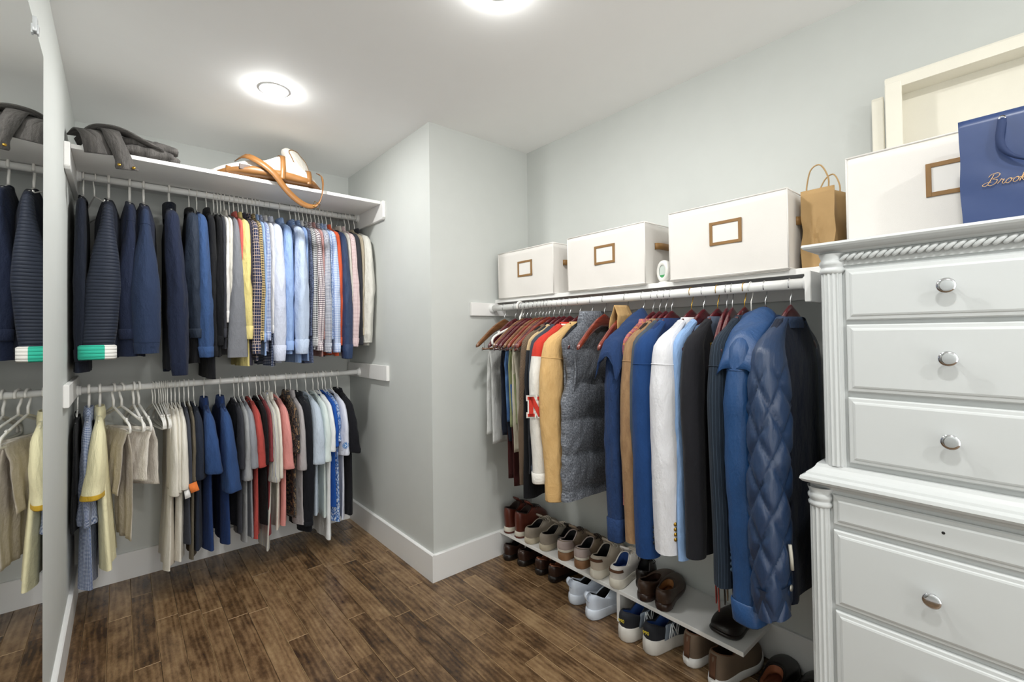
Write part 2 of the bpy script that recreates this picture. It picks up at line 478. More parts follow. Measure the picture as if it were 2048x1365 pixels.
# right wall shelf
RSZ = 1.5
t = thing('closet_shelf', 'white shelf along the right wall under the canvas boxes', 'shelf', (1.83, 1.3, RSZ))
box('board', (1.69 - 1.83, 0.437 - 1.3, -0.02), (XR - 0.001 - 1.83, YR - 0.001 - 1.3, 0), M_WHITE, t, 0.0015)
o = cleat('cleat', 'white cleat on the return wall carrying the right shelf and rail', 1.506, XR - 0.001, YR - 0.0195, YR - 0.0002, RSZ - 0.0215 , 1.403)
o = cleat('cleat', 'white end bracket carrying the right rail beside the dresser', 1.60, XR - 0.0195, 0.47, 0.488, 1.4795, 1.385)
cleat('cleat', 'white cleat along the right wall below the shelf', XR - 0.0190, XR - 0.0002, 0.47, YR - 0.02, RSZ - 0.0215, 1.41)
# low shoe bench
BZ = 0.147
t = thing('shoe_bench', 'low white shoe bench along the right wall', 'bench', (1.825, 1.41, 0))
box('board', (1.692 - 1.825, 0.735 - 1.41, BZ - 0.017), (XR - 0.017 - 1.825, YR - 0.017 - 1.41, BZ), M_WHITE, t, 0.0015)
for yy, xs in ((1.282, 1.697), (0.80, 1.80), (2.02, 1.80)):
    box('support', (xs - 1.825, yy - 0.009 - 1.41, 0), (XR - 0.02 - 1.825, yy + 0.009 - 1.41, BZ - 0.017), M_WHITE, t, 0.001)
# ------------------------------------------------------------------ hangers
# local frame of everything on a rail: origin on the rail axis, +x towards the room, y along the rail, z up
RAILS = {'U': (lambda s: (s, RY, RUZ), -PI / 2), 'L': (lambda s: (s, RY, RLZ), -PI / 2), 'R': (lambda s: (RX, s, RRZ), PI)}

def hook_path(r, drop, lean=0.0, n=14):
    """hook over the rail then down to z = drop"""
    pts = []
    for k in range(n):
        a = math.radians(-35 + 225 * k / (n - 1))        # starts at the room side under the rail, goes over the top
        pts.append((r * math.cos(a), 0, r * math.sin(a)))
    pts.append((-r * 0.97, 0, -r * 0.75)); pts.append((-r * 0.55, 0, -r * 1.75)); pts.append((0, lean, -r * 2.5)); pts.append((0, lean, drop))
    return pts

def rounded(pts, n=40):
    return [tuple(p) for p in spline(pts, n)]

_HM = {}
def plastic_mesh(kind):
    if kind in _HM: return _HM[kind]
    r = {'slim': 0.0031, 'thick': 0.0058}[kind]
    m = MB()
    m.tube(hook_path(RR + r + 0.001, -0.092), r, 8)
    tri = [(0, 0, -0.092), (0.05, 0, -0.108), (0.12, 0, -0.133), (0.185, 0, -0.158), (0.206, 0, -0.176), (0.208, 0, -0.192), (0.195, 0, -0.203), (0.1, 0, -0.207),
           (-0.1, 0, -0.207), (-0.195, 0, -0.203), (-0.208, 0, -0.192), (-0.206, 0, -0.176), (-0.185, 0, -0.158), (-0.12, 0, -0.133), (-0.05, 0, -0.108)]
    loop = rounded(tri + [tri[0]], 60)[:-1]
    m.tube(loop, r, 8, True)
    for sg in (1, -1):      # strap hook near the shoulder end
        m.tube([(sg * 0.150, 0, -0.146), (sg * 0.158, 0, -0.136), (sg * 0.165, 0, -0.137), (sg * 0.163, 0, -0.15)], r * 0.8, 6)
    o = m.build('hanger_tmp', M_PLASTIC); me = o.data; me.name = 'plastic_hanger'; bpy.data.objects.remove(o)
    _HM[kind] = me
    return me

def wire_mesh():
    if 'wire' in _HM: return _HM['wire']
    m = MB(); r = 0.0013
    m.tube(hook_path(RR + r + 0.001, -0.11), r, 6)
    m.tube(rounded([(0, 0, -0.105), (0.1, 0, -0.145), (0.195, 0, -0.19), (0.2, 0, -0.2), (0.1, 0, -0.202), (-0.1, 0, -0.202), (-0.2, 0, -0.2), (-0.195, 0, -0.19), (-0.1, 0, -0.145), (0, 0, -0.105)], 40)[:-1], r, 6, True)
    tw = [(0.004 * math.cos(k), 0.004 * math.sin(k), -0.062 - 0.05 * k / 18) for k in range(19)]
    m.tube(tw, r, 5)
    o = m.build('hanger_tmp', M_STEEL); me = o.data; me.name = 'wire_hanger'; bpy.data.objects.remove(o); _HM['wire'] = me
    return me

def wood_meshes():
    if 'wood' in _HM: return _HM['wood']
    hk = MB(); hk.tube(hook_path(RR + 0.0028, -0.078), 0.0016, 8)
    hk.add(*latheg([(0.0, -0.076), (0.0035, -0.076), (0.0035, -0.07), (0.0, -0.0695)], 12))
    o = hk.build('tmp', M_STEEL); hook = o.data; hook.name = 'hook'; bpy.data.objects.remove(o)
    # contoured arms: a rounded bar swept from tip to tip
    P = []
    ns = 41
    for i in range(ns):
        s = -1 + 2 * i / (ns - 1); a = abs(s)
        x = 0.226 * s
        z = -0.094 - 0.118 * (a ** 1.15) + 0.018 * math.sin(PI * min(1, a)) * (1 - a)
        hz = 0.026 * (1 - a) + 0.0125 * a if a > 0.18 else 0.030 - 0.03 * a / 0.18 * 0.28
        if a > 0.93: hz *= max(0.45, 1 - (a - 0.93) * 6)
        hy = 0.0062 + 0.0035 * a if a < 0.93 else 0.0095 * max(0.5, 1 - (a - 0.93) * 5)
        y = 0.012 * a * a          # arms bow forward
        ring = []
        for k in range(12):
            t = 2 * PI * k / 12; cx, sx = math.cos(t), math.sin(t)
            ring.append((x, y + hy * math.copysign(abs(cx) ** 0.7, cx), z + hz * math.copysign(abs(sx) ** 0.7, sx)))
        P.append(ring)
    v, f = gridg(P, True); f = list(f) + [tuple(range(12))[::-1], tuple(range((ns - 1) * 12, ns * 12))]
    me = bpy.data.meshes.new('arms'); me.from_pydata([tuple(x) for x in v], [], [tuple(q) for q in f])
    me.polygons.foreach_set('use_smooth', [True] * len(me.polygons)); arms = me
    b = MB(); b.tube([(-0.178, 0.006, -0.228), (0, 0.006, -0.228), (0.178, 0.006, -0.228)], 0.0055, 10)
    o = b.build('tmp', M_STEEL); bar = o.data; bar.name = 'trouser_bar'; bpy.data.objects.remove(o)
    b = MB()
    for sg in (-1, 1):
        b.tube([(sg * 0.165, 0.006, -0.19), (sg * 0.165, 0.006, -0.228)], 0.0016, 6)
        b.tube([(sg * 0.178 + 0.008 * math.cos(k * 0.6), 0.006, -0.228 + 0.008 * math.sin(k * 0.6)) for k in range(11)], 0.0013, 5)
    o = b.build('tmp', M_STEEL); wires = o.data; wires.name = 'bar_wire'; bpy.data.objects.remove(o)
    _HM['wood'] = (arms, hook, bar, wires)
    return _HM['wood']

def wood_mat(name, a, b_):
    m, nt, b = _new(name); v = map_n(nt, 'Object', (8, 60, 60))
    nt.links.new(ramp_n(nt, noise_n(nt, v, 1.0, 6, 0.6), [(0.3, srgb(a)), (0.72, srgb(b_))]), b.inputs['Base Color'])
    b.inputs['Roughness'].default_value = 0.22; b.inputs['Coat Weight'].default_value = 0.8; b.inputs['Coat Roughness'].default_value = 0.06
    return m
M_MAHO = wood_mat('mahogany lacquer', '#3c1016', '#66232a')
M_MAHO2 = wood_mat('red mahogany lacquer', '#5e1f18', '#8c3a28')
M_WALN = wood_mat('walnut brown lacquer', '#5d3a22', '#855a38')

def hanger(rail, s, label, kind='slim', rz=0.0, group=None, mat=None, hookmat=None, bar=False, sx=1.0):
    f, r0 = RAILS[rail]
    if kind == 'wood':
        t = thing('wooden_hanger', label, 'hanger', f(s), r0 + rz, group)
        arms, hk, br, wr = wood_meshes(); t.scale = (sx, 1, 1)
        a = bpy.data.objects.new('arms', arms); C.objects.link(a); a.parent = t
        if len(arms.materials) == 0: arms.materials.append(M_MAHO)
        a.material_slots[0].link = 'OBJECT'; a.material_slots[0].material = mat or M_MAHO
        h = link('hook', hk, t)
        if hookmat:
            h.material_slots[0].link = 'OBJECT'; h.material_slots[0].material = hookmat
        if bar:
            o = link('trouser_bar', br, t)
            o.material_slots[0].link = 'OBJECT'; o.material_slots[0].material = mat or M_MAHO
            link('bar_wire', wr, t)
        return t
    me = wire_mesh() if kind == 'wire' else plastic_mesh(kind)
    o = bpy.data.objects.new('wire_hanger' if kind == 'wire' else 'plastic_hanger', me); C.objects.link(o)
    o.location = f(s); o.rotation_euler = (0, 0, r0 + rz); o.scale = (sx, 1, 1)
    return tag(o, label, 'hanger', group)

# ------------------------------------------------------------------ garments
def wob(rs, n):          # smooth random function of two arguments
    k = [(rs.uniform(0.6, 1.0), rs.uniform(1, 4.5), rs.uniform(0.5, 3), rs.uniform(0, 6.28)) for _ in range(n)]
    return lambda a, b: sum(A * np.sin(p * a + q * b + ph) for A, p, q, ph in k) / n

def zsh(w, wood):
    w = np.abs(w)
    return (-0.056 - 0.62 * w) if wood else (-0.090 - 0.36 * w)

def body_mesh(W0, W1, T, L, rs, wood, neck, fold, hem, rag=0.0, nth=44, nv=24, shift=0.0, back=None):
    th = np.linspace(0, 2 * PI, nth, endpoint=False)
    cw = np.sign(np.cos(th)) * np.abs(np.cos(th)) ** 0.75; ct = np.sign(np.sin(th)) * np.abs(np.sin(th)) ** 0.8
    wv = wob(rs, 4); hv = wob(rs, 3); ph = rs.uniform(0, 6.28); kf = rs.uniform(2.2, 3.6)
    P = np.zeros((nv, nth, 3)); UV = np.zeros((nv, nth, 2))
    ua = np.where(th <= PI, cw * W0, 2 * W0 + 0.02 - cw * W0)
    for i in range(nv):
        v = (i / (nv - 1)) ** 1.5
        W = W0 + (W1 - W0) * min(1, v * 1.2); Tt = T * (0.30 + 0.70 * min(1.0, v / 0.16) ** 0.6) * (1 + 0.25 * v)
        w = W * cw
        zt = zsh(W0 * cw, wood) + 0.006
        e = np.clip((np.abs(cw) - 0.88) / 0.12, 0, 1); zt = zt - 0.035 * e * e
        nk = np.clip(1 - (np.abs(w) / 0.085) ** 2, 0, 1); zt = zt - neck * nk
        zh = -L + hem * wv(cw * 2, 0 * cw) - rag * (1 - cw) * 0.5
        z = zt * (1 - v) + zh * v
        t = Tt * ct + shift * v
        A = fold * v ** 1.2
        t = t + A * np.sin(kf * PI * cw * 0.5 * 2 + ph + 0.8 * v) + A * 0.5 * hv(cw * 3, v * 3 + 0 * cw)
        w = w + A * 0.9 * wv(v * 4 + 0 * cw, ct * 0.8)
        P[i, :, 0] = w; P[i, :, 1] = t; P[i, :, 2] = z
        UV[i, :, 0] = ua; UV[i, :, 1] = z
    v_, f_ = gridg(P, True)
    n0 = 0
    # ridge cap along the shoulder, closed hem left open like cloth
    top = list(range(nth)); cap = []
    h = nth // 2
    for k in range(h - 1):
        a, b, c, d = k, k + 1, nth - 1 - k, (nth - k) % nth
        cap.append((a, d, c, b) if a != d else (a, c, b))
    return v_, list(f_) + cap, UV.reshape(-1, 2)

def sleeve_path(W, wood, z1, out, bend, shift, n, rs, side, sa, short):
    """runs along the shoulder slope, rounds the shoulder point and falls to z1; returns points, tangents and s (-1..0 shoulder, 0..1 arm)"""
    zs = lambda x: float(zsh(x, wood))
    b2 = rs.uniform(-1, 1) * (0.003 if short else 0.007); b3 = rs.uniform(-1, 1) * (0.003 if short else 0.009); el = rs.uniform(0.42, 0.58)
    pts = []; sv = []
    ns = 7
    w1 = W - 0.03 + out * 0.5; zc = zs(w1) - sa * 0.62
    for i in range(ns):
        q = i / ns; x = 0.075 + (w1 - 0.075) * q
        th = 0.016 + (sa * 0.62 - 0.016) * q ** 1.5
        pts.append([x, 0.0, zs(x) - th + 0.004]); sv.append(-1 + q)
    zt = zc - 0.02
    for i in range(n):
        q = i / (n - 1)
        x = w1 + out * 0.7 * math.sin(min(1.0, q * 2.2) * PI / 2) + bend * q * q + b2 * math.sin(q * PI * 2)
        kink = max(0, 1 - abs(q - el) / 0.42)
        pts.append([x + 0.006 * kink, shift * q ** 1.2 + b3 * kink ** 1.5, zc + (z1 - zc) * q]); sv.append(q)
    P = np.array(pts)
    for _ in range(2):                      # relax the corner at the shoulder point
        Q = P.copy(); Q[ns - 2:ns + 3] = 0.25 * P[ns - 3:ns + 2] + 0.5 * P[ns - 2:ns + 3] + 0.25 * P[ns - 1:ns + 4]; P = Q
    P[:, 0] *= side
    T = np.gradient(P, axis=0); T /= np.linalg.norm(T, axis=1)[:, None]
    return P, T, sv

def sleeve_mesh(path, sa, sw, prof, rs, wr=0.05, seg=22, twist=0.0, u0=0.0, side=1, T0=0.012):
    pts, tan, sv = path
    n = len(pts); P = np.zeros((n, seg, 3)); UV = np.zeros((n, seg, 2))
    k = np.arange(seg) * 2 * PI / seg; f1 = wob(rs, 4); f2 = wob(rs, 3); p3 = rs.uniform(0, 6.28); d3 = rs.uniform(-1.5, 1.5); L = 0.0
    for i in range(n):
        s = sv[i]; p = pts[i]; s0 = max(0.0, s)
        a, b = sa * prof[0](s), max(sw * prof[1](s), 0.004)
        if s < 0: a = 0.013 + (a - 0.013) * (1 + s) ** 1.3; b = min(T0, 0.02) + (b - min(T0, 0.02)) * (1 + s)
        q = 1 + wr * f1(k + 0 * k, 9 * s + 0 * k) * min(1, s0 * 4 + .2) + 0.4 * wr * f2(2 * k, 26 * s + 0 * k) * min(1, s0 * 3)
        q = q + wr * 1.1 * np.cos(4 * k + p3 + d3 * s) * min(1, s0 * 2.5) + wr * 0.5 * np.sin(38 * s + 2 * k + p3) * math.exp(-((s - 0.52) / 0.13) ** 2) + wr * 0.5 * np.sin(50 * s + k) * math.exp(-((s - 0.93) / 0.06) ** 2)
        x = a * np.cos(k) * q; y = b * np.sin(k) * q
        t = tan[i].copy(); t[1] *= 0.0; t /= np.linalg.norm(t) + 1e-9
        nrm = np.array([-t[2], 0, t[0]]) * side         # points outwards / up
        if side < 0: nrm = np.array([t[2], 0, -t[0]]) * 1.0
        if i: L += float(np.linalg.norm(pts[i] - pts[i - 1]))
        tw = twist * s0
        xr = x * math.cos(tw) - y * math.sin(tw); yr = x * math.sin(tw) + y * math.cos(tw)
        P[i] = p[None, :] + nrm[None, :] * xr[:, None] + np.array([0, 1.0, 0])[None, :] * yr[:, None]
        UV[i, :, 0] = u0 + np.where(k <= PI, k, 2 * PI - k) * (sa + sw) * 0.55; UV[i, :, 1] = -L
    v, f = gridg(P, True, flip=(side > 0))
    return v, list(f), UV.reshape(-1, 2), P

def shaped(pts):
    xs = [p[0] for p in pts]; ys = [p[1] for p in pts]
    return lambda s: float(np.interp(s, xs, ys))

BELL = (shaped([(-1, .3), (0, .62), (.15, .8), (.5, 1.0), (.9, .9), (1, .8)]), shaped([(-1, .2), (0, .30), (.12, .40), (.3, .72), (.55, 1.0), (.82, .96), (1, .82)]))
LONG = (shaped([(-1, .3), (0, .85), (.15, 1.0), (.6, .95), (.9, .8), (1, .72)]), shaped([(-1, .5), (0, .72), (.2, .85), (.5, 1.0), (.8, .98), (.94, .82), (1, .75)]))
SHORT = (shaped([(-1, .3), (0, .8), (.4, 1.0), (1, 1.1)]), shaped([(-1, .4), (0, .72), (.5, .95), (1, 1.15)]))
COAT = (shaped([(-1, .3), (0, .9), (.2, 1.05), (.7, .9), (1, .8)]), shaped([(-1, .5), (0, .82), (.2, 1.0), (.7, .95), (1, .85)]))

def ring_collar(parent, mat, kind, wood, T, rs):
    z0 = zsh(0.0, wood) - (0.046 if wood else 0.0)
    k = np.arange(28) * 2 * PI / 28; ck, sk = np.cos(k), np.sin(k)
    def ring(a, b, z, dz=0.0, dt=0.0): return np.stack([a * ck, dt + b * sk, z + dz * np.abs(ck)], 1)
    tt = max(T, 0.011)
    if kind == 'crew':
        tt = min(tt, 0.02)
        P = [ring(.088, tt * .95, z0 - .036, .0), ring(.086, tt * .9, z0 - .026), ring(.080, tt * .7, z0 - .024), ring(.076, tt * .6, z0 - .032)]
        P = np.array(P); P[:, :, 2] += -0.006 + 0.022 * np.clip(np.sign(-sk), 0, 1)[None, :] * np.abs(sk)[None, :]
    elif kind == 'stand':
        P = np.array([ring(.098, tt * .9, z0 - .04, .0), ring(.084, tt * .95, z0 - .022), ring(.068, tt * .85, z0 - .004), ring(.060, tt * .7, z0 - .004), ring(.060, tt * .6, z0 - .02)])
    elif kind == 'lapel':
        P = np.array([ring(.098, tt * 1.05, z0 - .056, -.012), ring(.092, tt * 1.12, z0 - .028, -.008), ring(.068, tt * .95, z0 + .006), ring(.060, tt * .75, z0 + .005), ring(.062, tt * .6, z0 - .03)])
    elif kind == 'big':
        P = np.array([ring(.13, tt * 1.05, z0 - .075, -.02), ring(.118, tt * 1.12, z0 - .035, -.015), ring(.095, tt * 1.15, z0 + .004), ring(.086, tt * 1.0, z0 + .006), ring(.075, tt * .7, z0 - .03)])
    else:   # shirt or polo: stand with a turned-down leaf
        P = np.array([ring(.088, tt * 1.2, z0 - .042, -.014), ring(.084, tt * 1.2, z0 - .018, -.008), ring(.066, tt * 1.0, z0 + .010), ring(.058, tt * .8, z0 + .010), ring(.060, tt * .65, z0 - .025)])
    v, f = gridg(P, True)
    return mk('collar', v, f, mat, parent, True, [(p[0], p[2]) for p in v])

def garment(rail, s, name, cat, label, m, L, ms=None, mc=None, mk_=None, mi=None, T=0.014, W=0.205, Wh=None, sl=0.86, sw=0.02, sa=0.045, st=0.0, so=0.018,
            kind='long', collar='shirt', cuff=0.055, neck=None, fold=0.008, hem=0.008, seed=0, rz=0.0, wood=False, shift=0.0, bend=0.0,
            prof=None, buttons=None, seam=False, band=None, group=None, wr=0.085, twist=0.0, rag=0.0, far=True, flare=1.12, msh=None):
    """a garment on a hanger. L and sl are how far hem and sleeve ends hang below the rail"""
    rs = random.Random(seed * 7 + int(abs(s) * 1000) + (13 if rail == 'L' else 0))
    f, r0 = RAILS[rail]
    t = thing(name, label, cat, f(s), r0 + rz, group)
    ms = ms or m; mc = mc or ms; mk_ = mk_ or m
    if neck is None: neck = 0.06 if wood else 0.02
    v, fc, uv = body_mesh(W, Wh or W + 0.012, T, L, rs, wood, neck, fold, hem, rag, shift=shift)
    mk('body', v, fc, m, t, True, uv)
    if collar: ring_collar(t, mk_, collar, wood, T * 0.7 + 0.005, rs)
    if kind != 'vest':
        prof = prof or (SHORT if kind == 'short' else LONG)
        for side in ((1, -1) if far else (1,)):
            n = 26 if kind != 'short' else 12
            sww = sw if side == 1 else min(sw, 0.022)
            pth3 = sleeve_path(W, wood, -sl, so, bend, st if side == 1 else 0.0, n, rs, side, sa, kind == 'short')
            v, fc, uv, P = sleeve_mesh(pth3, sa, sww, prof, rs, wr, 22, twist if side == 1 else 0, 0.0, side, T * 0.55 + 0.003)
            pth = pth3[0]; n = len(pth)
            so_ = mk('sleeve', v, fc, ms, t, True, uv, fm=[1 if q < 9 * 22 else 0 for q in range(len(fc))] if msh else None, mats=[ms, msh] if msh else None)
            if cuff:
                # cuff: a band just outside the sleeve end
                last = P[-1]; c = last.mean(0)
                k = np.argmin([abs(q[2] - (-sl + cuff)) for q in pth]); up = P[k]; cu = up.mean(0)
                fl = flare if kind != 'short' else 1.03
                rows = [cu + (up - cu) * 1.03, cu + (up - cu) * fl + [0, 0, -0.004], c + (last - c) * fl + [0, 0, 0.004], c + (last - c) * (fl - .03), c + (last - c) * (fl - .1) + [0, 0, 0.012], cu + (up - cu) * .9]
                v2, f2 = gridg(np.array(rows), True, flip=(side > 0))
                mk('cuff', v2, f2, mc, so_, True, [(p[1] + p[0], p[2]) for p in v2])
            if seam:
                rg = P[9]; c = rg.mean(0)
                tube('armhole_seam', [tuple(c + (q - c) * 1.01) for q in rg], 0.0016, ms, so_, 5, True)
            if band and side == 1:      # contrasting hem band on the sleeve
                pass
            if buttons and side == 1:
                bm_, nb = buttons
                for q in range(nb):
                    kk = n - 3 - q * 0.62; i = int(kk); row = P[i] * (1 - (kk - i)) + P[min(i + 1, n - 1)] * (kk - i)
                    p = row[4] if rail != 'R' else row[4]
                    nrm = Vector((p - row.mean(0)).tolist()).normalized()
                    v2, f2 = latheg([(0, .004), (.0062, .0035), (.007, .0015), (.0062, 0)], 12)
                    rot = nrm.to_track_quat('Z', 'Y').to_matrix()
                    v2 = [tuple(rot @ Vector(x) + Vector(p.tolist())) for x in v2]
                    mk('button', v2, f2, bm_, so_, True)
    return t

def draped(rail, s, name, cat, label, m, L1, L2, zbar=-0.222, wd=0.16, cx=0.0, T=0.008, seed=0, rz=0.0, group=None, spread=0.012, hemband=True, fold=0.006, w1=None):
    """trousers folded over a hanger bar: front fall L1 and back fall L2 below the rail"""
    rs = random.Random(seed * 5 + int(abs(s) * 1000)); f, r0 = RAILS[rail]
    t = thing(name, label, cat, f(s), r0 + rz, group)
    wv = wob(rs, 4); nw = 21; w1 = w1 or wd * 0.8
    def layer(sgn, L, nm):
        path = []
        for i in range(26):
            q = i / 25
            path.append((sgn * (spread * min(1, q * 5) + 0.01 * q), zbar + 0.012 * (1 - min(1, q * 8)) - (L + zbar) * q * 1.0))
        P = []; UV = []
        for side in (1, -1):
            rows = path if side == 1 else path[::-1]
            for (y, z) in rows:
                q = (zbar - z) / max(0.01, (L + zbar)); hw = wd + (w1 - wd) * max(0, min(1, q))
                x = np.linspace(-1, 1, nw) * hw + cx
                e = np.sqrt(np.clip(1 - np.abs(np.linspace(-1, 1, nw)) ** 3, 0.05, 1))
                yy = y + side * T * e * 0.5 * (sgn if True else 1) + fold * max(0, q) * wv(x * 22, q * 3 + 0 * x)
                xx = x + 0.4 * fold * wv(q * 5 + 0 * x, x * 5)
                P.append(np.stack([xx, yy, np.full(nw, z) + 0.004 * wv(x * 9, 0 * x)], 1)); UV.append(np.stack([x, np.full(nw, z)], 1))
        P = np.array(P); UV = np.array(UV)
        v, fc = gridg(P, False, True); o = mk(nm, v, fc, m, t, True, UV.reshape(-1, 2))
        bm = bmesh.new(); bm.from_mesh(o.data)
        be = [e for e in bm.edges if e.is_boundary]
        if be: bmesh.ops.holes_fill(bm, edges=be, sides=0)
        bmesh.ops.recalc_face_normals(bm, faces=bm.faces[:]); bm.to_mesh(o.data); bm.free()
        o.data.polygons.foreach_set('use_smooth', [True] * len(o.data.polygons))
        return o
    layer(1, L1, 'trouser_leg'); layer(-1, L2, 'trouser_leg')
    return t
# ------------------------------------------------------------------ clothes on the upper back rail
K = cloth
navy = K('navy knit', '#141a28', rough=0.8); navyA = K('dark navy fleece', '#19223a', rough=0.8, sheen=0.5); navyB = K('slate navy fleece', '#25334f', rough=0.8, sheen=0.5)
black = K('black cotton', '#0f1014', rough=0.85); blackw = K('black wool', '#15161a', rough=0.9); char = K('charcoal cotton', '#34353c')
quilt = K('quilted navy jersey', '#262c3a', 'quilt', s=0.0155, rough=0.6, sheen=0.3); teal = K('teal rib', '#35b79c', 'quilt', s=0.016); red = K('red cloth', '#b23a33')
blue = K('mid blue twill', '#37527f', wr=0.5); white = K('white cotton', '#e6e4e2', wr=0.45); offw = K('cream cotton', '#dcd8cf', wr=0.5)
greyh = K('grey heather jersey', '#63656b', 'heather', '#8d8f96'); coral = K('coral heather jersey', '#b9524b', 'heather', '#cf6a60')
yellow = K('pale yellow cotton', '#ead98f', wr=0.55); plum = K('dark plum cotton', '#33303f'); plaid = K('navy plaid flannel', '#1b2238', 'plaid', '#c9b3a6', '#2e3654', s=0.036)
goldg = K('black and gold gingham', '#d9c08a', 'gingham', '#14151c', s=0.013); ltblue = K('light blue oxford', '#9db9e6', wr=0.5); blueg = K('blue and white gingham', '#dfe6f2', 'gingham', '#2c4f97', s=0.008)
lav = K('pale lavender cotton', '#d3d9ec', wr=0.5); paleb = K('pale blue cotton', '#c4d3ec', wr=0.5); bstripe = K('blue striped cotton', '#aec3e4', 'stripe', '#4a6fa8', s=0.006)
bwg = K('black and white gingham', '#efefef', 'gingham', '#15172a', s=0.011); tatt = K('burgundy tattersall', '#eee4e4', 'check', '#4b3348', '#2a2038', s=0.012); redc = K('red mini check', '#e2c4be', 'gingham', '#8b3035', s=0.006)
mini = K('navy mini gingham', '#eef0f6', 'gingham', '#20335f', s=0.007); floral = K('blue floral cotton', '#c6d6ee', 'floral', '#7d9bd0', '#e9eef8', s=0.012); palep = K('pale blue plaid', '#d5def2', 'check', '#a9bde4', '#93aadb', s=0.014)
orange = K('orange coral cotton', '#e4643f', wr=0.4); satin = K('navy satin', '#22395f', rough=0.45, wr=0.5, spec=0.5); cream = K('cream linen', '#d8d3c9', wr=0.5); pinkc = K('pink mini check', '#e6d6d6', 'check', '#c3a3a6', '#a98388', s=0.008)
taupe = K('taupe twill', '#b3a792', wr=0.4); dots = K('navy dotted cotton', '#1c2848', 'dots', '#cfd6e6', s=0.009); dkfl = K('dark floral cotton', '#1d2336', 'floral', '#6c7590', '#3a4460', s=0.01)

def hang(rail, s, short, gname, cat, label, hk='slim', hrz=None, hs=None, hmat=None, hook=None, bar=False, **kw):
    """a garment and, as a thing of its own, the hanger it hangs on"""
    rz = kw.pop('rz', 0.0)
    hn = {'slim': 'white plastic hanger', 'thick': 'thick white plastic hanger', 'wire': 'thin wire hanger', 'wood': 'glossy wooden hanger'}[hk]
    hanger(rail, s if hs is None else hs, hn + ' carrying the ' + short, hk, rz if hrz is None else hrz, {'U': 'hangers on the upper rail', 'L': 'hangers on the lower rail', 'R': 'hangers on the right rail'}[rail], hmat, hook, bar, 0.84 if hk == 'wood' else 0.88)
    return garment(rail, s, gname, cat, label, wood=(hk == 'wood'), group={'U': 'clothes on the upper rail', 'L': 'clothes on the lower rail', 'R': 'clothes on the right rail'}[rail], rz=rz, **kw)

U = 'U'
hang(U, -0.138, 'dark navy pullover by the left wall', 'pullover', 'pullover', 'long dark navy pullover hanging against the left wall', m=navy, L=0.95, T=0.02, sl=0.9, sw=0.024, collar='crew', cuff=0.05, seed=1)
hanger(U, -0.098, 'white plastic hanger left of the quilted jacket with its end swung forward', 'slim', 0.25, 'hangers on the upper rail')
t = hang(U, -0.045, 'quilted jacket with teal cuffs', 'quilted_jacket', 'jacket', 'navy quilted jacket with teal, white and red cuffs', hk='thick', m=navy, ms=quilt, mc=teal, L=0.85, T=0.048, sl=0.872, sw=0.066, sa=0.05, st=-0.035, so=0.03, collar='crew', cuff=0.0, seed=2, wr=0.03, prof=BELL)
# three-colour cuff on the near sleeve
sl_ = [c for c in t.children if c.name.startswith('sleeve')][0]
kk = np.arange(32) * 2 * PI / 32
for nm, a0, a1, mt in (('cuff', 0, 32, None),):
    rows = [np.stack([0.2255 + 0.042 * np.cos(kk) * q, -0.035 + 0.060 * np.sin(kk) * q, np.full(32, z)], 1) for q, z in ((1.0, -0.825), (1.12, -0.83), (1.12, -0.882), (1.07, -0.892), (1.0, -0.87))]
    v, f = gridg(np.array(rows), True, flip=True)
    fm = []
    for i in range(4):
        for j in range(32):
            y = math.sin((j + .5) * 2 * PI / 32); x = math.cos((j + .5) * 2 * PI / 32)
            fm.append(2 if i >= 3 else (0 if (x > 0 and y < 0.45) else 1 if x > -0.5 else 2))
    mk('cuff', v, f, teal, sl_, True, [(p[1], p[2]) for p in v], fm, mats=[teal, K('white rib', '#e8e6e1', 'quilt', s=0.016), red])
hang(U, 0.036, 'dark navy sweatshirt beside the quilted jacket', 'sweatshirt', 'sweatshirt', 'dark navy sweatshirt right of the quilted jacket', hk='thick', m=navyA, L=0.885, T=0.042, sl=0.80, sw=0.045, sa=0.045, so=0.012, collar='crew', cuff=0.06, seed=3, seam=True, wr=0.035, prof=BELL)
hang(U, 0.092, 'slate blue navy sweatshirt with a broad sleeve', 'sweatshirt', 'sweatshirt', 'slate navy sweatshirt with a broad sleeve and ribbed cuff', hk='thick', m=navyA, ms=navyB, mc=navyB, L=0.83, T=0.046, sl=0.87, sw=0.057, sa=0.055, so=0.035, st=0.005, collar='crew', cuff=0.06, seed=4, seam=True, wr=0.035, flare=0.98, prof=BELL)
hang(U, 0.199, 'navy jacket with an upturned collar', 'jacket', 'jacket', 'long dark navy jacket with an upturned collar', hk='thick', m=navy, ms=navyA, L=0.96, T=0.03, sl=0.985, sw=0.042, sa=0.05, st=0.03, so=0.03, collar='big', cuff=0.05, neck=0.03, seed=5, flare=1.02, shift=0.02)
hang(U, 0.287, 'black zip jacket', 'zip_jacket', 'jacket', 'black jacket hanging right of the upturned-collar jacket', m=black, ms=K('ink blue shell', '#222c3c', rough=0.6), L=0.93, T=0.028, sl=0.80, sw=0.042, sa=0.055, so=0.022, st=0.02, collar='stand', cuff=0.05, seed=6)
hang(U, 0.322, 'mid blue shirt', 'shirt', 'shirt', 'mid blue twill shirt with a long wrinkled sleeve', m=K('deep blue twill', '#22355f'), ms=blue, L=0.85, T=0.014, sl=0.90, sw=0.036, sa=0.05, so=0.035, st=0.018, collar=None, neck=0.03, cuff=0.06, seed=7, wr=0.09)
hang(U, 0.367, 'long black cardigan', 'cardigan', 'cardigan', 'long black cardigan reaching down to the lower rail', m=blackw, L=1.015, T=0.016, sl=0.90, sw=0.022, so=0.014, st=0.012, collar='shirt', cuff=0.05, seed=8)
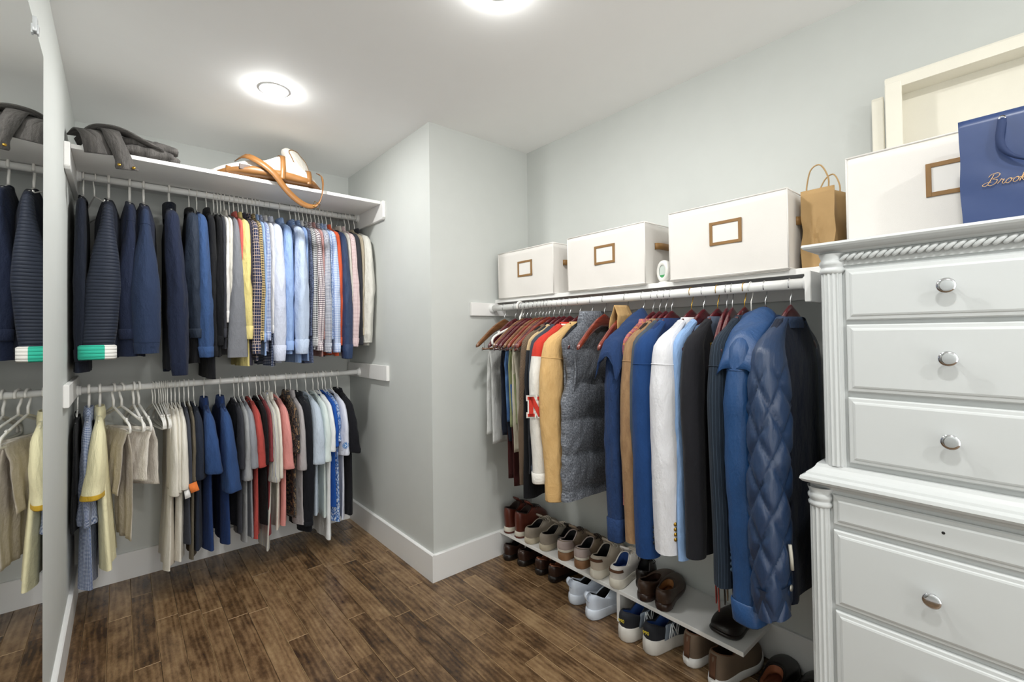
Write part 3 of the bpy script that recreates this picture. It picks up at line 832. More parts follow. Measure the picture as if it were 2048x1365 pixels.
hang(U, 0.402, 'black shirt left of a charcoal one', 'shirt', 'shirt', 'plain black long-sleeved shirt, left of a charcoal one', m=black, L=0.9, sl=0.84, sw=0.018, collar=None, neck=0.03, seed=9, T=0.01)
hang(U, 0.420, 'charcoal long-sleeved shirt', 'shirt', 'shirt', 'charcoal long-sleeved shirt between black and white shirts', m=char, L=0.86, sl=0.80, sw=0.016, collar=None, neck=0.03, seed=10, T=0.01)
hang(U, 0.436, 'white collarless shirt beside charcoal', 'shirt', 'shirt', 'white collarless shirt next to the charcoal one', m=white, L=0.82, sl=0.72, sw=0.014, collar=None, neck=0.03, seed=11, T=0.008)
hang(U, 0.453, 'off-white polo shirt', 'polo_shirt', 'shirt', 'off-white polo shirt with a buttoned placket beside grey jersey', m=offw, L=0.85, sl=0.66, sw=0.016, collar='shirt', seed=12, T=0.009)
hang(U, 0.478, 'grey heather top', 'long_sleeved_top', 'shirt', 'grey heather jersey top with a wide flat sleeve', m=greyh, L=0.8, sl=0.905, sw=0.048, sa=0.03, so=0.045, collar='crew', cuff=0.0, seed=13, T=0.010, wr=0.02, prof=(LONG[0], shaped([(0, .25), (.1, .4), (.4, .62), (.8, .9), (1, 1.0)])))
hang(U, 0.500, 'coral heather shirt', 'shirt', 'shirt', 'coral heather shirt squeezed between grey and yellow', m=coral, L=0.8, sl=0.7, sw=0.016, collar='shirt', seed=14, T=0.009)
hang(U, 0.524, 'pale yellow shirt', 'shirt', 'shirt', 'pale yellow cotton shirt with a turned-back cuff', m=yellow, L=0.955, sl=0.81, sw=0.030, sa=0.05, so=0.03, st=0.008, seed=15, T=0.012, cuff=0.07, rag=0.01, wr=0.08)
hang(U, 0.545, 'dark plum shirt', 'shirt', 'shirt', 'dark plum shirt right of the pale yellow one', m=plum, L=0.95, sl=0.75, sw=0.014, seed=16, T=0.010)
hang(U, 0.568, 'navy plaid shirt', 'shirt', 'shirt', 'navy plaid flannel shirt with orange and white lines', m=plaid, L=0.93, sl=0.892, sw=0.026, sa=0.05, so=0.034, seed=17, T=0.011)
hang(U, 0.592, 'black and gold gingham shirt', 'shirt', 'shirt', 'black and gold gingham shirt next to the navy plaid', m=goldg, L=0.86, sl=0.82, sw=0.016, so=0.03, sa=0.05, seed=18, T=0.010)
hang(U, 0.610, 'light blue shirt beside gold gingham', 'shirt', 'shirt', 'light blue shirt right of the black and gold gingham', m=ltblue, L=0.9, sl=0.83, sw=0.013, so=0.024, seed=19, T=0.010)
hang(U, 0.630, 'blue gingham shirt', 'shirt', 'shirt', 'blue and white gingham shirt left of the white shirts', m=blueg, L=0.88, sl=0.82, sw=0.016, so=0.028, seed=20, T=0.010)
hang(U, 0.656, 'navy dotted shirt', 'shirt', 'shirt', 'navy shirt dotted with white, hem showing below its neighbours', hk='wire', m=dots, mk_=white, ms=white, L=0.965, sl=0.78, sw=0.014, so=0.018, seed=21, T=0.012)
hang(U, 0.686, 'pale lavender dress shirt', 'dress_shirt', 'shirt', 'pale lavender dress shirt with a stiff turned cuff', hk='wire', m=lav, L=0.95, sl=0.935, sw=0.034, sa=0.052, so=0.036, seed=22, T=0.014, cuff=0.075, wr=0.05)
hang(U, 0.742, 'light blue oxford shirt', 'dress_shirt', 'shirt', 'light blue oxford shirt with a dark blue inner collar', m=ltblue, mk_=ltblue, L=0.9, sl=0.88, sw=0.030, so=0.02, seed=23, T=0.018)
hang(U, 0.805, 'pale blue dress shirt', 'dress_shirt', 'shirt', 'pale blue dress shirt whose cuff bells open', m=bstripe, mk_=bstripe, ms=paleb, mc=paleb, L=0.955, sl=0.90, sw=0.036, sa=0.055, so=0.038, seed=24, T=0.016, cuff=0.075)
hang(U, 0.838, 'blue striped shirt', 'shirt', 'shirt', 'blue striped shirt tucked behind the pale blue cuff', m=bstripe, L=0.94, sl=0.8, sw=0.014, seed=25, T=0.010)
hang(U, 0.858, 'dark floral shirt', 'shirt', 'shirt', 'dark blue floral shirt with its hem showing at the bottom', m=dkfl, mk_=white, L=0.96, sl=0.80, sw=0.012, seed=26, T=0.010)
hang(U, 0.882, 'black and white gingham shirt', 'shirt', 'shirt', 'black and white gingham shirt on the upper rail', m=bwg, L=0.88, sl=0.86, sw=0.016, so=0.026, seed=27, T=0.010)
hang(U, 0.906, 'burgundy tattersall shirt', 'shirt', 'shirt', 'white shirt with a burgundy tattersall grid', m=tatt, L=0.85, sl=0.885, sw=0.021, sa=0.05, so=0.034, seed=28, T=0.010)
hang(U, 0.930, 'red mini check shirt', 'shirt', 'shirt', 'red mini check shirt between two gingham shirts', m=redc, L=0.92, sl=0.82, sw=0.012, so=0.02, seed=29, T=0.010)
hang(U, 0.955, 'navy mini gingham shirt', 'shirt', 'shirt', 'navy and white mini gingham shirt with an open cuff', m=mini, L=0.84, sl=0.895, sw=0.024, sa=0.05, so=0.036, seed=30, T=0.010, cuff=0.07)
hang(U, 0.978, 'blue floral shirt', 'shirt', 'shirt', 'pale blue floral shirt left of the orange one', m=floral, L=0.9, sl=0.82, sw=0.014, so=0.02, seed=31, T=0.009)
hang(U, 1.000, 'pale blue plaid shirt', 'shirt', 'shirt', 'pale blue windowpane shirt right of the mini gingham', m=palep, L=0.86, sl=0.90, sw=0.022, so=0.03, st=0.01, seed=32, T=0.009)
hang(U, 1.026, 'orange coral shirt', 'shirt', 'shirt', 'bright orange coral shirt, the only one of its colour', m=orange, L=0.92, sl=0.86, sw=0.022, so=0.018, seed=33, T=0.012)
hang(U, 1.058, 'navy satin jacket', 'bomber_jacket', 'jacket', 'navy satin bomber jacket with a dark ribbed cuff', m=navy, ms=satin, mc=satin, L=0.9, sl=0.94, sw=0.032, sa=0.055, so=0.032, st=0.015, seed=34, T=0.014, collar=None, cuff=0.1, wr=0.08)
hang(U, 1.092, 'cream linen shirt', 'shirt', 'shirt', 'cream linen shirt between navy satin and pink check', hk='wire', m=cream, L=0.93, sl=0.82, sw=0.016, seed=35, T=0.012)
hang(U, 1.118, 'pink mini check shirt', 'shirt', 'shirt', 'pink mini check shirt with its cuff rolled back', hk='wire', m=pinkc, L=0.86, sl=0.865, sw=0.026, sa=0.05, so=0.032, seed=36, T=0.011)
hang(U, 1.148, 'charcoal pullover', 'pullover', 'pullover', 'charcoal pullover right of the pink check shirt', m=char, L=0.82, sl=0.86, sw=0.024, so=0.022, st=0.01, seed=37, T=0.012, collar=None, neck=0.03, cuff=0.05)
hang(U, 1.176, 'taupe knit', 'knit_top', 'pullover', 'taupe knit top beside the last white shirt', hk='slim', m=taupe, L=0.82, sl=0.80, sw=0.018, so=0.016, seed=38, T=0.011, collar='stand')
hang(U, 1.212, 'off-white jacket with a dark collar', 'jacket', 'jacket', 'off-white jacket with a dark collar, last on the upper rail', m=K('off-white twill', '#dedcd4', wr=0.45), mk_=char, L=0.86, sl=0.845, sw=0.036, sa=0.06, so=0.03, seed=39, T=0.012, st=-0.008, cuff=0.06, flare=1.0)

# ------------------------------------------------------------------ clothes on the lower back rail
Lr = 'L'
ging = K('crumpled blue gingham', '#cdd6e8', 'gingham', '#3d5486', s=0.006, wr=0.9); pyel = K('pale yellow jersey', '#f2ebc2', wr=0.35); ybnd = K('golden rib', '#dcb23a')
beige = K('beige poplin', '#e9e2d8', wr=0.5); khaki = K('khaki grey poplin', '#cfc6ba', wr=0.5); tee = K('ecru jersey', '#e6e1d6', wr=0.3); tee2 = K('warm ecru jersey', '#d6cfc2', wr=0.3)
olive = K('olive brown jersey', '#6b6354'); royal = K('royal blue jersey', '#2b4573', 'heather', '#335081'); royald = K('deep royal jersey', '#1d3260', 'heather', '#243c6c')
grey1 = K('light grey heather jersey', '#8f9092', 'heather', '#a9abae'); grey2 = K('mid grey jersey', '#85888e', 'heather', '#989ba3'); redh = K('brick red heather', '#a8413c', 'heather', '#c2564f')
burg = K('burgundy jersey', '#7d3236', 'heather', '#94454a'); mstripe = K('cream multi stripe', '#d9d6cc', 'stripe', '#b9b8ac', '#8b93b8', s=0.008); pink = K('salmon pink jersey', '#d98a85', 'heather', '#e5a09a')
mauve = K('grey mauve pique', '#b3aeb0', wr=0.4); bgrey = K('pale blue grey jersey', '#b9c6d6', 'heather', '#c6d2e0'); mint = K('pale mint jersey', '#dbe6e4', wr=0.3); wht = K('bright white jersey', '#eceef0', wr=0.3)
bright = K('bright blue jersey', '#1f55ab', wr=0.3); bprint = K('blue leaf print', '#dfe9f5', 'floral', '#2d62b0', '#9fc0e6', s=0.022); camo = K('tan and black print', '#5c574f', 'floral', '#22222a', '#b3936a', s=0.03)

def teeg(s, short, label, m, L=0.89, sl=0.52, **kw):
    kw.setdefault('collar', 'crew'); kw.setdefault('T', 0.011); kw.setdefault('sw', 0.018); kw.setdefault('sa', 0.062); kw.setdefault('so', 0.022)
    kw.setdefault('neck', 0.05); kw.setdefault('cuff', 0.02); kw.setdefault('wr', 0.05); kw.setdefault('fold', 0.008)
    nm = kw.pop('nm', 't_shirt'); ct = kw.pop('ct', 'shirt')
    return hang(Lr, s, short, nm, ct, label, m=m, L=L, sl=sl, kind='short', **kw)

teeg(-0.158, 'black top against the left wall', 'black top squeezed against the left wall behind blue gingham', black, L=0.62, sl=0.45, seed=41, sw=0.01, T=0.008, so=-0.03)
teeg(-0.118, 'crumpled blue gingham shirt', 'crumpled blue and white gingham shirt by the left wall', ging, L=0.90, sl=0.60, seed=42, nm='shirt', W=0.195, Wh=0.20, fold=0.016, sw=0.026, T=0.018, wr=0.2, collar='shirt', hk='thick', so=0.0, neck=0.0)
teeg(-0.078, 'pale yellow polo shirt', 'pale yellow polo shirt with golden ribbed sleeve ends', pyel, L=0.815, sl=0.475, seed=43, nm='polo_shirt', sw=0.036, sa=0.07, so=0.04, T=0.02, mc=ybnd, collar='shirt', st=-0.02, W=0.19, Wh=0.23, hk='thick', cuff=0.014, shift=0.03)
hanger(Lr, -0.027, 'white hanger with a notched arm carrying khaki grey trousers', 'thick', 0.30, 'hangers on the lower rail')
draped(Lr, -0.027, 'trousers', 'trousers', 'khaki grey trousers folded over a white hanger', khaki, 0.735, 0.5, -0.205, 0.12, 0.06, T=0.012, seed=44, rz=0.30, fold=0.016, spread=0.016, group='clothes on the lower rail')
hanger(Lr, 0.004, 'white hanger with a notched arm carrying beige shorts', 'thick', 0.42, 'hangers on the lower rail')
draped(Lr, 0.012, 'shorts', 'shorts', 'beige poplin shorts with a slit pocket folded over a hanger', beige, 0.485, 0.45, -0.205, 0.15, 0.04, T=0.02, seed=45, rz=0.62, fold=0.014, spread=0.02, w1=0.15, group='clothes on the lower rail')
hanger(Lr, 0.051, 'left of two empty white hangers beside the beige shorts', 'thick', 0.16, 'empty hangers on the lower rail')
hanger(Lr, 0.072, 'right of two empty white hangers beside the beige shorts', 'thick', 0.20, 'empty hangers on the lower rail')
for i, (s_, r_) in enumerate(((0.128, .16), (0.139, .13), (0.154, .08), (0.163, .10), (0.172, .07), (0.181, .05))):
    hanger(Lr, s_, ['first', 'second', 'third', 'fourth', 'fifth', 'last'][i] + ' from the left of six empty white hangers beside the ecru tees', 'slim', r_, 'empty hangers bunched left of the ecru tees')
teeg(0.190, 'ecru tee at the far left of its bunch', 'ecru t-shirt, leftmost of the bunch of four', tee2, L=0.885, sl=0.5, seed=46, sw=0.012, so=-0.02)
teeg(0.206, 'ecru tee hanging lowest', 'ecru t-shirt, second of the bunch of four and hanging lowest', tee, L=0.905, sl=0.53, seed=47, so=0.02, sw=0.022, shift=-0.03)
teeg(0.223, 'ecru tee third in its bunch', 'ecru t-shirt, third of the bunch of four', tee, L=0.875, sl=0.515, seed=48, sw=0.016)
teeg(0.241, 'ecru tee beside the slate tee', 'ecru t-shirt, rightmost of its bunch, beside the slate one', tee, L=0.87, sl=0.50, seed=49, so=0.034, sw=0.02, shift=-0.01)
teeg(0.262, 'slate tee', 'dark slate t-shirt right of the ecru bunch', K('slate jersey', '#42454f'), L=0.80, sl=0.50, seed=50, sw=0.014)
t = teeg(0.282, 'olive brown tee', 'olive brown t-shirt with an orange size tag at its sleeve', olive, L=0.875, sl=0.48, seed=51, sw=0.014, so=0.01)
o = MB(); o.add(*ribbong([(0.27, -0.01, -0.475), (0.285, -0.006, -0.495), (0.292, 0.0, -0.515)], (0, 1, 0.25), 0.035, 0.0012)); o.build('size_tag', K('orange tag', '#e07a3a'), t)
o = MB(); o.add(*ribbong([(0.272, -0.034, -0.500), (0.285, -0.032, -0.520), (0.29, -0.03, -0.54)], (0, 1, 0.25), 0.024, 0.0012)); o.build('paper_tag', white, t)
teeg(0.305, 'dark navy tee', 'dark navy t-shirt between olive brown and royal blue', K('ink navy jersey', '#262d3c'), L=0.84, sl=0.47, seed=52, sw=0.028, so=0.016, nm='t_shirt', T=0.016)
hang(Lr, 0.352, 'left royal blue polo', 'polo_shirt', 'shirt', 'royal blue polo shirt, the left of the two', m=royald, ms=royal, mk_=royald, L=0.86, sl=0.445, kind='short', sw=0.036, sa=0.065, so=0.034, st=0.018, T=0.018, collar='shirt', neck=0.03, cuff=0.02, seed=53)
hang(Lr, 0.428, 'right royal blue polo', 'polo_shirt', 'shirt', 'royal blue polo shirt, the right of the two with a lower sleeve', m=royald, ms=royal, mk_=royald, L=0.85, sl=0.56, kind='short', sw=0.036, sa=0.065, so=0.036, st=0.02, T=0.018, collar='shirt', neck=0.03, cuff=0.02, seed=54)
teeg(0.497, 'charcoal crew-neck tee', 'charcoal crew-neck t-shirt right of the royal blue polos', char, L=0.8, sl=0.45, seed=55, T=0.016, sw=0.02)
teeg(0.520, 'light grey heather tee', 'light grey heather t-shirt beside the charcoal one', grey1, L=0.87, sl=0.52, seed=56, so=0.03, sw=0.022)
teeg(0.540, 'mid grey tee', 'mid grey t-shirt left of the brick red one', grey2, L=0.85, sl=0.46, seed=57, so=0.032, sw=0.026, st=0.01)
teeg(0.574, 'brick red tee', 'brick red heather t-shirt, brightest of the reds', redh, L=0.86, sl=0.46, seed=58, so=0.026, sw=0.026, st=0.012, T=0.014)
teeg(0.612, 'black tee with blue neck label', 'black t-shirt with a blue neck label right of brick red', black, L=0.8, sl=0.45, seed=59, sw=0.014)
teeg(0.634, 'burgundy tee', 'burgundy t-shirt behind the striped shirts', burg, L=0.86, sl=0.44, seed=60, sw=0.016)
teeg(0.656, 'cream multi-striped shirt', 'cream short-sleeved shirt with fine multicoloured stripes, hanging lowest', mstripe, L=0.94, sl=0.555, seed=61, so=0.036, sw=0.024, nm='shirt', collar='shirt', shift=-0.03)
teeg(0.680, 'plain cream short-sleeved shirt', 'plain cream short-sleeved shirt right of the striped one', tee, L=0.84, sl=0.54, seed=62, so=0.022, sw=0.018, nm='shirt', collar='shirt')
teeg(0.715, 'salmon pink tee', 'salmon pink t-shirt with a round neck', pink, L=0.83, sl=0.50, seed=63, so=0.032, sw=0.026, st=0.012, T=0.016)
teeg(0.772, 'tan and black print shirt', 'tan and black print shirt right of salmon pink', camo, L=0.80, sl=0.42, seed=64, sw=0.018, nm='shirt', collar='shirt')
teeg(0.800, 'grey mauve polo', 'grey mauve polo shirt left of the black pullovers', mauve, L=0.85, sl=0.52, seed=65, so=0.024, sw=0.022, nm='polo_shirt', collar='shirt', T=0.014)
hang(Lr, 0.838, 'thick black pullover', 'pullover', 'pullover', 'thick black pullover in the middle of the right half', m=K('black knit', '#12141b'), L=0.90, sl=0.86, sw=0.034, sa=0.05, so=0.022, T=0.026, collar='stand', cuff=0.04, seed=66)
teeg(0.890, 'pale blue grey tee with cut sleeve', 'pale blue grey sweatshirt with a cut-off sleeve', bgrey, L=0.82, sl=0.50, seed=67, so=0.036, sw=0.034, T=0.016, nm='sweatshirt')
teeg(0.934, 'pale mint tee', 'pale mint t-shirt left of the bright white one', mint, L=0.84, sl=0.50, seed=68, so=0.034, sw=0.024, T=0.012)
teeg(0.965, 'bright white tee', 'bright white t-shirt, long and hanging lowest on the right', wht, L=0.985, sl=0.44, seed=69, so=0.03, sw=0.02, T=0.018, shift=0.0)
teeg(0.992, 'bright blue tee', 'bright blue t-shirt between the white ones', bright, L=0.8, sl=0.42, seed=70, so=0.022, sw=0.018)
teeg(1.010, 'blue leaf print shirt', 'white shirt with a blue leaf print', bprint, L=0.89, sl=0.40, seed=71, so=0.01, sw=0.016, nm='shirt', T=0.014)
t = teeg(1.046, 'white tee with a round blue emblem', 'white t-shirt with a round blue emblem on its sleeve', K('cool white jersey', '#d9dcea', wr=0.3), L=0.88, sl=0.48, seed=72, so=0.032, sw=0.026, T=0.012)
em = solid('emblem blue', '#2a74b8', 0.6)
def on_sleeve(p, yaw=0.0): return p
for k_, (r0_, r1_) in enumerate(((0.0165, 0.0195), (0.0, 0.0135))):
    q = []
    for j in range(28):
        a = 2 * PI * j / 28; q.append([(0.2815, -0.012 + r0_ * math.cos(a), -0.415 + r0_ * math.sin(a)), (0.2820, -0.012 + r1_ * math.cos(a), -0.415 + r1_ * math.sin(a))])
    v, f = gridg(np.array(q).transpose(1, 0, 2), True); mk('emblem', v, f, em, t, False)
for (dy, dz, ww, hh) in ((-0.003, 0.004, 0.006, 0.004), (0.003, 0.0, 0.004, 0.008), (-0.002, -0.006, 0.008, 0.0035)):
    box('emblem_figure', (0.2822, -0.012 + dy - ww / 2, -0.415 + dz - hh / 2), (0.2832, -0.012 + dy + ww / 2, -0.415 + dz + hh / 2), wht, t)
hang(Lr, 1.088, 'black fleece at the right end', 'fleece_top', 'pullover', 'black fleece top at the right end of the lower rail', m=K('black fleece', '#14141a'), L=0.87, sl=0.47, kind='short', sw=0.034, sa=0.08, so=0.02, T=0.022, st=0.02, collar='stand', cuff=0.02, seed=73)
# ------------------------------------------------------------------ right rail: wooden hangers, trousers, jackets
Rr = 'R'
GH = 'hangers on the right rail'; GC = 'clothes on the right rail'
lgrey = K('light grey chino', '#d4d5d3', wr=0.4); dnavy = K('dark navy chino', '#1c2230', wr=0.35); denim = K('blue denim', '#2c4f86', 'denim', '#6f96c8', wr=0.5); oliv = K('olive chino', '#7f8560', 'suede', '#98a077', wr=0.4)
stone = K('stone chino', '#cbc4b2', wr=0.4); burgw = K('dark burgundy wool', '#421d1c'); cblack = K('black shell', '#22242a', rough=0.7); slate = K('slate shell', '#3b434f', rough=0.65)
tanp = K('tan panel', '#c2a57c', 'suede', '#cdb48c'); tweed = K('brown houndstooth tweed', '#8a745f', 'tweed', '#2a211d', s=0.007, wr=0.3); vred = K('varsity red wool', '#c2372a', wr=0.3, sheen=0.5); vwh = K('varsity white leather', '#e2dfd8', rough=0.5, wr=0.4)
tan = K('tan suede', '#c79f66', 'suede', '#dbb67e', wr=0.35); gwool = K('grey flecked wool', '#3f4249', 'fleck', '#6b6f77', '#9a9ea6', wr=0.5); fblue = K('field jacket blue', '#1f3760', wr=0.6)
cord = K('brown suede', '#7d6046', 'suede', '#a3835f', wr=0.3); gblaz = K('charcoal blue wool', '#3a434d', 'heather', '#4a545f', wr=0.25); rblue = K('royal blue wool', '#163a6c', wr=0.25, sheen=0.4); nblue = K('navy blue wool', '#1b315c', wr=0.25)
wlin = K('white linen', '#dcdce0', 'pin', '#cfd0d6', s=0.004, wr=0.35); pblue = K('powder blue cotton', '#8fb0dd', wr=0.4); bwool = K('black suit wool', '#1b1b20', wr=0.2); pinst = K('midnight pinstripe wool', '#1a2430', 'pin', '#3a4958', s=0.013, wr=0.2)
rain = K('blue raincoat shell', '#16406f', rough=0.4, wr=0.22, spec=0.5); puff = K('navy quilted shell', '#1b3150', rough=0.36, wr=0.15, spec=0.55); nshell = K('dark navy shell', '#0f182c', rough=0.5, wr=0.3)
plaidp = K('rose and gold plaid', '#8d4757', 'plaid', '#c08a4a', '#a8616c', s=0.04)

def hw(s, label, mat=None, rz=0.0, hook=None, bar=True): return hanger(Rr, s, label, 'wood', rz, GH, mat, hook, bar)
# trousers end
hw(2.005, 'brown wooden hanger nearest the corner carrying light grey trousers', M_WALN, 0.10)
draped(Rr, 2.005, 'trousers', 'trousers', 'light grey trousers folded over the hanger nearest the corner', lgrey, 0.745, 0.70, -0.232, 0.118, 0.005, T=0.012, seed=81, rz=0.10, fold=0.012, group=GC, w1=0.125, spread=0.014)
hw(1.912, 'dark red wooden hanger with steel clips beside light grey trousers', M_MAHO, 0.14)
hanger(Rr, 1.872, 'white plastic hanger among the dark red wooden ones', 'thick', 0.08, GH)
hw(1.848, 'wooden hanger carrying the dark navy trousers', M_WALN, 0.05)
draped(Rr, 1.848, 'trousers', 'trousers', 'dark navy trousers beside the light grey pair', dnavy, 0.705, 0.68, -0.232, 0.13, 0.03, T=0.012, seed=82, rz=0.05, fold=0.012, group=GC, spread=0.014)
hw(1.818, 'wooden hanger carrying the burgundy wool trousers')
draped(Rr, 1.818, 'trousers', 'trousers', 'long burgundy trousers behind the blue jeans', burgw, 0.93, 0.90, -0.232, 0.08, 0.06, T=0.010, seed=83, fold=0.008, group=GC)
hw(1.787, 'wooden hanger carrying the blue jeans')
draped(Rr, 1.787, 'jeans', 'jeans', 'blue denim jeans folded over a wooden hanger', denim, 0.63, 0.6, -0.232, 0.12, 0.055, T=0.014, seed=84, fold=0.01, group=GC, spread=0.014)
hw(1.752, 'wooden hanger carrying the olive chinos', M_WALN)
draped(Rr, 1.752, 'trousers', 'trousers', 'olive green chinos right of the blue jeans', oliv, 0.60, 0.62, -0.232, 0.11, 0.07, T=0.014, seed=85, fold=0.01, group=GC, spread=0.014)
hw(1.722, 'wooden hanger carrying the stone chinos', M_MAHO2)
draped(Rr, 1.722, 'trousers', 'trousers', 'long stone coloured chinos right of the olive pair', stone, 0.76, 0.74, -0.232, 0.11, 0.075, T=0.012, seed=86, fold=0.01, group=GC)
for q, (s_, m_) in enumerate(((1.696, M_WALN), (1.672, M_MAHO), (1.650, M_MAHO2))):
    hw(s_, ['left', 'middle', 'right'][q] + ' of three bare wooden hangers left of the colour-block jacket', m_, 0.03 - 0.03 * q, bar=True)
hang(Rr, 1.618, 'houndstooth tweed coat', 'tweed_coat', 'coat', 'brown houndstooth tweed coat with a black lining', hk='wood', m=black, ms=tweed, mc=tweed, L=0.92, T=0.022, sl=0.87, sw=0.034, sa=0.05, so=-0.01, st=-0.035, collar='lapel', cuff=0, seed=87, prof=COAT)
hang(Rr, 1.580, 'tan and black colour-block jacket', 'jacket', 'jacket', 'black jacket with tan shoulder panels', hk='wood', m=cblack, ms=cblack, msh=tanp, L=0.80, T=0.018, sl=0.66, sw=0.022, sa=0.045, so=0.0, collar='stand', cuff=0.04, seed=88, mk_=tanp)
hang(Rr, 1.548, 'slate grey shell jacket', 'jacket', 'jacket', 'slate grey shell jacket left of the red and white one', hk='wood', m=slate, L=0.82, T=0.018, sl=0.80, sw=0.026, sa=0.05, so=0.008, collar='stand', cuff=0.04, seed=89, prof=COAT)
# varsity jacket: red body and shoulders, white sleeves, letters
t = hang(Rr, 1.508, 'red varsity jacket', 'varsity_jacket', 'jacket', 'red varsity jacket with white sleeves and a red letter', hk='wood', m=vred, ms=vwh, msh=vred, mc=vwh, mk_=K('red and white rib', '#c2372a', 'hstripe', '#e2dfd8', s=0.016), L=0.80, T=0.03, sl=0.82, sw=0.046, sa=0.06, so=0.022, collar='lapel', cuff=0.05, seed=90, prof=COAT, wr=0.04)
s_ = [c for c in t.children if c.name.startswith('sleeve')][0]
def slab_n(w_, h_, st, sf):   # slab-serif N outline pieces
    return [((0, 0), (st, h_)), ((w_ - st, 0), (w_, h_)), ((-sf, 0), (st + sf, st * .7)), ((-sf, h_ - st * .7), (st + sf * .2, h_)), ((w_ - st - sf, h_ - st * .7), (w_ + sf, h_))]
def place_letter(parent, mat, mat2, org, ax, up, nrm, w_, h_, st, sf):
    org, ax, up, nrm = (np.array(x, float) for x in (org, ax, up, nrm))
    for m_, off, g in ((mat2, 0.0, 0.006), (mat, 0.002, 0.0)):
        b_ = MB()
        def quad(pts, d=0.0022):
            v = [tuple(org + ax * p[0] + up * p[1] + nrm * off) for p in pts] + [tuple(org + ax * p[0] + up * p[1] + nrm * (off + d)) for p in pts]
            n = len(pts); b_.add(v, [tuple(range(n))[::-1], tuple(range(n, 2 * n))] + [(i, (i + 1) % n, (i + 1) % n + n, i + n) for i in range(n)])
        for (p0, p1) in slab_n(w_, h_, st, sf): quad([(p0[0] - g, p0[1] - g), (p1[0] + g, p0[1] - g), (p1[0] + g, p1[1] + g), (p0[0] - g, p1[1] + g)])
        quad([(0 - g, h_), (st * 1.1 + g, h_), (w_ + g, 0), (w_ - st * 1.1 - g, 0)])
        b_.build('letter', m_, parent, False)
place_letter(s_, vred, vwh, (0.286, 0.010, -0.515), (-0.72, 0.69, 0.0), (0, 0, 1), (0.69, 0.72, 0), 0.062, 0.088, 0.019, 0.006)
hang(Rr, 1.446, 'tan suede jacket', 'suede_jacket', 'jacket', 'tan suede jacket with a stitched cuff', hk='wood', m=tan, L=0.86, T=0.030, sl=0.885, sw=0.046, sa=0.06, so=0.016, st=0.01, collar='lapel', cuff=0.075, seed=91, prof=COAT, wr=0.03, flare=1.04, seam=True)

# padded grey vest: quilted tubes modelled as stacked bulging rings
t = thing('padded_vest', 'grey wool padded vest with stand collar and horizontal quilting', 'vest', (RX, 1.372, RRZ), PI + 0.05, GC)
nth, nv = 56, 90
th = np.linspace(0, 2 * PI, nth, endpoint=False); cw = np.sign(np.cos(th)) * np.abs(np.cos(th)) ** 0.7; ct = np.sign(np.sin(th)) * np.abs(np.sin(th)) ** 0.8
rs = random.Random(5); wv = wob(rs, 4); P = np.zeros((nv, nth, 3)); UV = np.zeros((nv, nth, 2))
for i in range(nv):
    v_ = (i / (nv - 1)) ** 1.15; W_ = 0.212 - 0.075 * math.exp(-((v_ - 0.23) / 0.11) ** 2) * 0.55 + 0.01 * v_
    zt = zsh(0.2 * cw, True) + 0.004; nk = np.clip(1 - (np.abs(W_ * cw) / 0.085) ** 2, 0, 1); zt = zt - 0.01 * nk
    z = zt * (1 - v_) - 0.87 * v_
    zz = (z + 0.22) / 0.152
    T_ = 0.046 * (0.3 + 0.7 * min(1, v_ / 0.1) ** .6) * (0.55 + 0.45 * np.abs(np.sin(PI * zz)) ** 0.4)
    if v_ < 0.06: T_ = T_ * 1.0
    t_ = T_ * ct + 0.004 * wv(cw * 7, z * 30)
    P[i, :, 0] = W_ * cw + 0.004 * wv(z * 24, ct); P[i, :, 1] = t_; P[i, :, 2] = z + 0.006 * np.sin(cw * 3); UV[i, :, 0] = cw * 0.2; UV[i, :, 1] = z
v, f = gridg(P, True); mk('body', v, list(f), gwool, t, True, UV.reshape(-1, 2))
k = np.arange(32) * 2 * PI / 32
rows = [np.stack([a * np.cos(k), b * np.sin(k), np.full(32, z)], 1) for a, b, z in ((.108, .036, -.14), (.100, .044, -.115), (.088, .044, -.08), (.076, .038, -.052), (.066, .030, -.05), (.066, .026, -.11))]
v, f = gridg(np.array(rows), True); mk('collar', v, f, gwool, t, True, [(p[0], p[2]) for p in v])
o = MB(); o.add(*ribbong([(0.105, 0.036, -0.150), (0.06, 0.049, -0.135), (0.0, 0.051, -0.128), (-0.06, 0.047, -0.13)], (0, 0.3, 1), 0.032, 0.004)); tab = o.build('collar_tab', gwool, t)
v, f = latheg([(0, .0), (.007, .0), (.0075, .003), (.004, .005), (0, .004)], 14, 'y', (0.075, 0.050, -0.138)); mk('snap', v, f, M_BRASS, tab)
for sg in (1, -1):
    q = [(sg * (0.148 + 0.05 * abs(math.cos(a)) ** 1.3 * (1 if math.sin(a) > -2 else 1)), 0.03 * math.cos(a), -0.31 + 0.135 * math.sin(a)) for a in np.linspace(0, 2 * PI, 30, endpoint=False)]
    q = [(sg * (0.200 - 0.038 * math.cos(math.asin(max(-1, min(1, (p[2] + 0.31) / 0.135))))), p[1], p[2]) for p in q]
    tube('armhole_binding', q, 0.006, gwool, t, 6, True)
hanger(Rr, 1.372, 'wooden hanger inside the grey padded vest', 'wood', 0.05, GH, M_MAHO)
for c in list(bpy.data.objects):
    if c.parent is None and c.get('label') == 'wooden hanger inside the grey padded vest': c.scale = (0.86, 1, 1)
hw(1.300, 'bare red-brown wooden hanger hanging in front of the grey vest', M_MAHO2, 0.10, bar=False)
hw(1.182, 'red-brown wooden hanger with a steel clip carrying a tan scarf', M_MAHO2, 0.06)
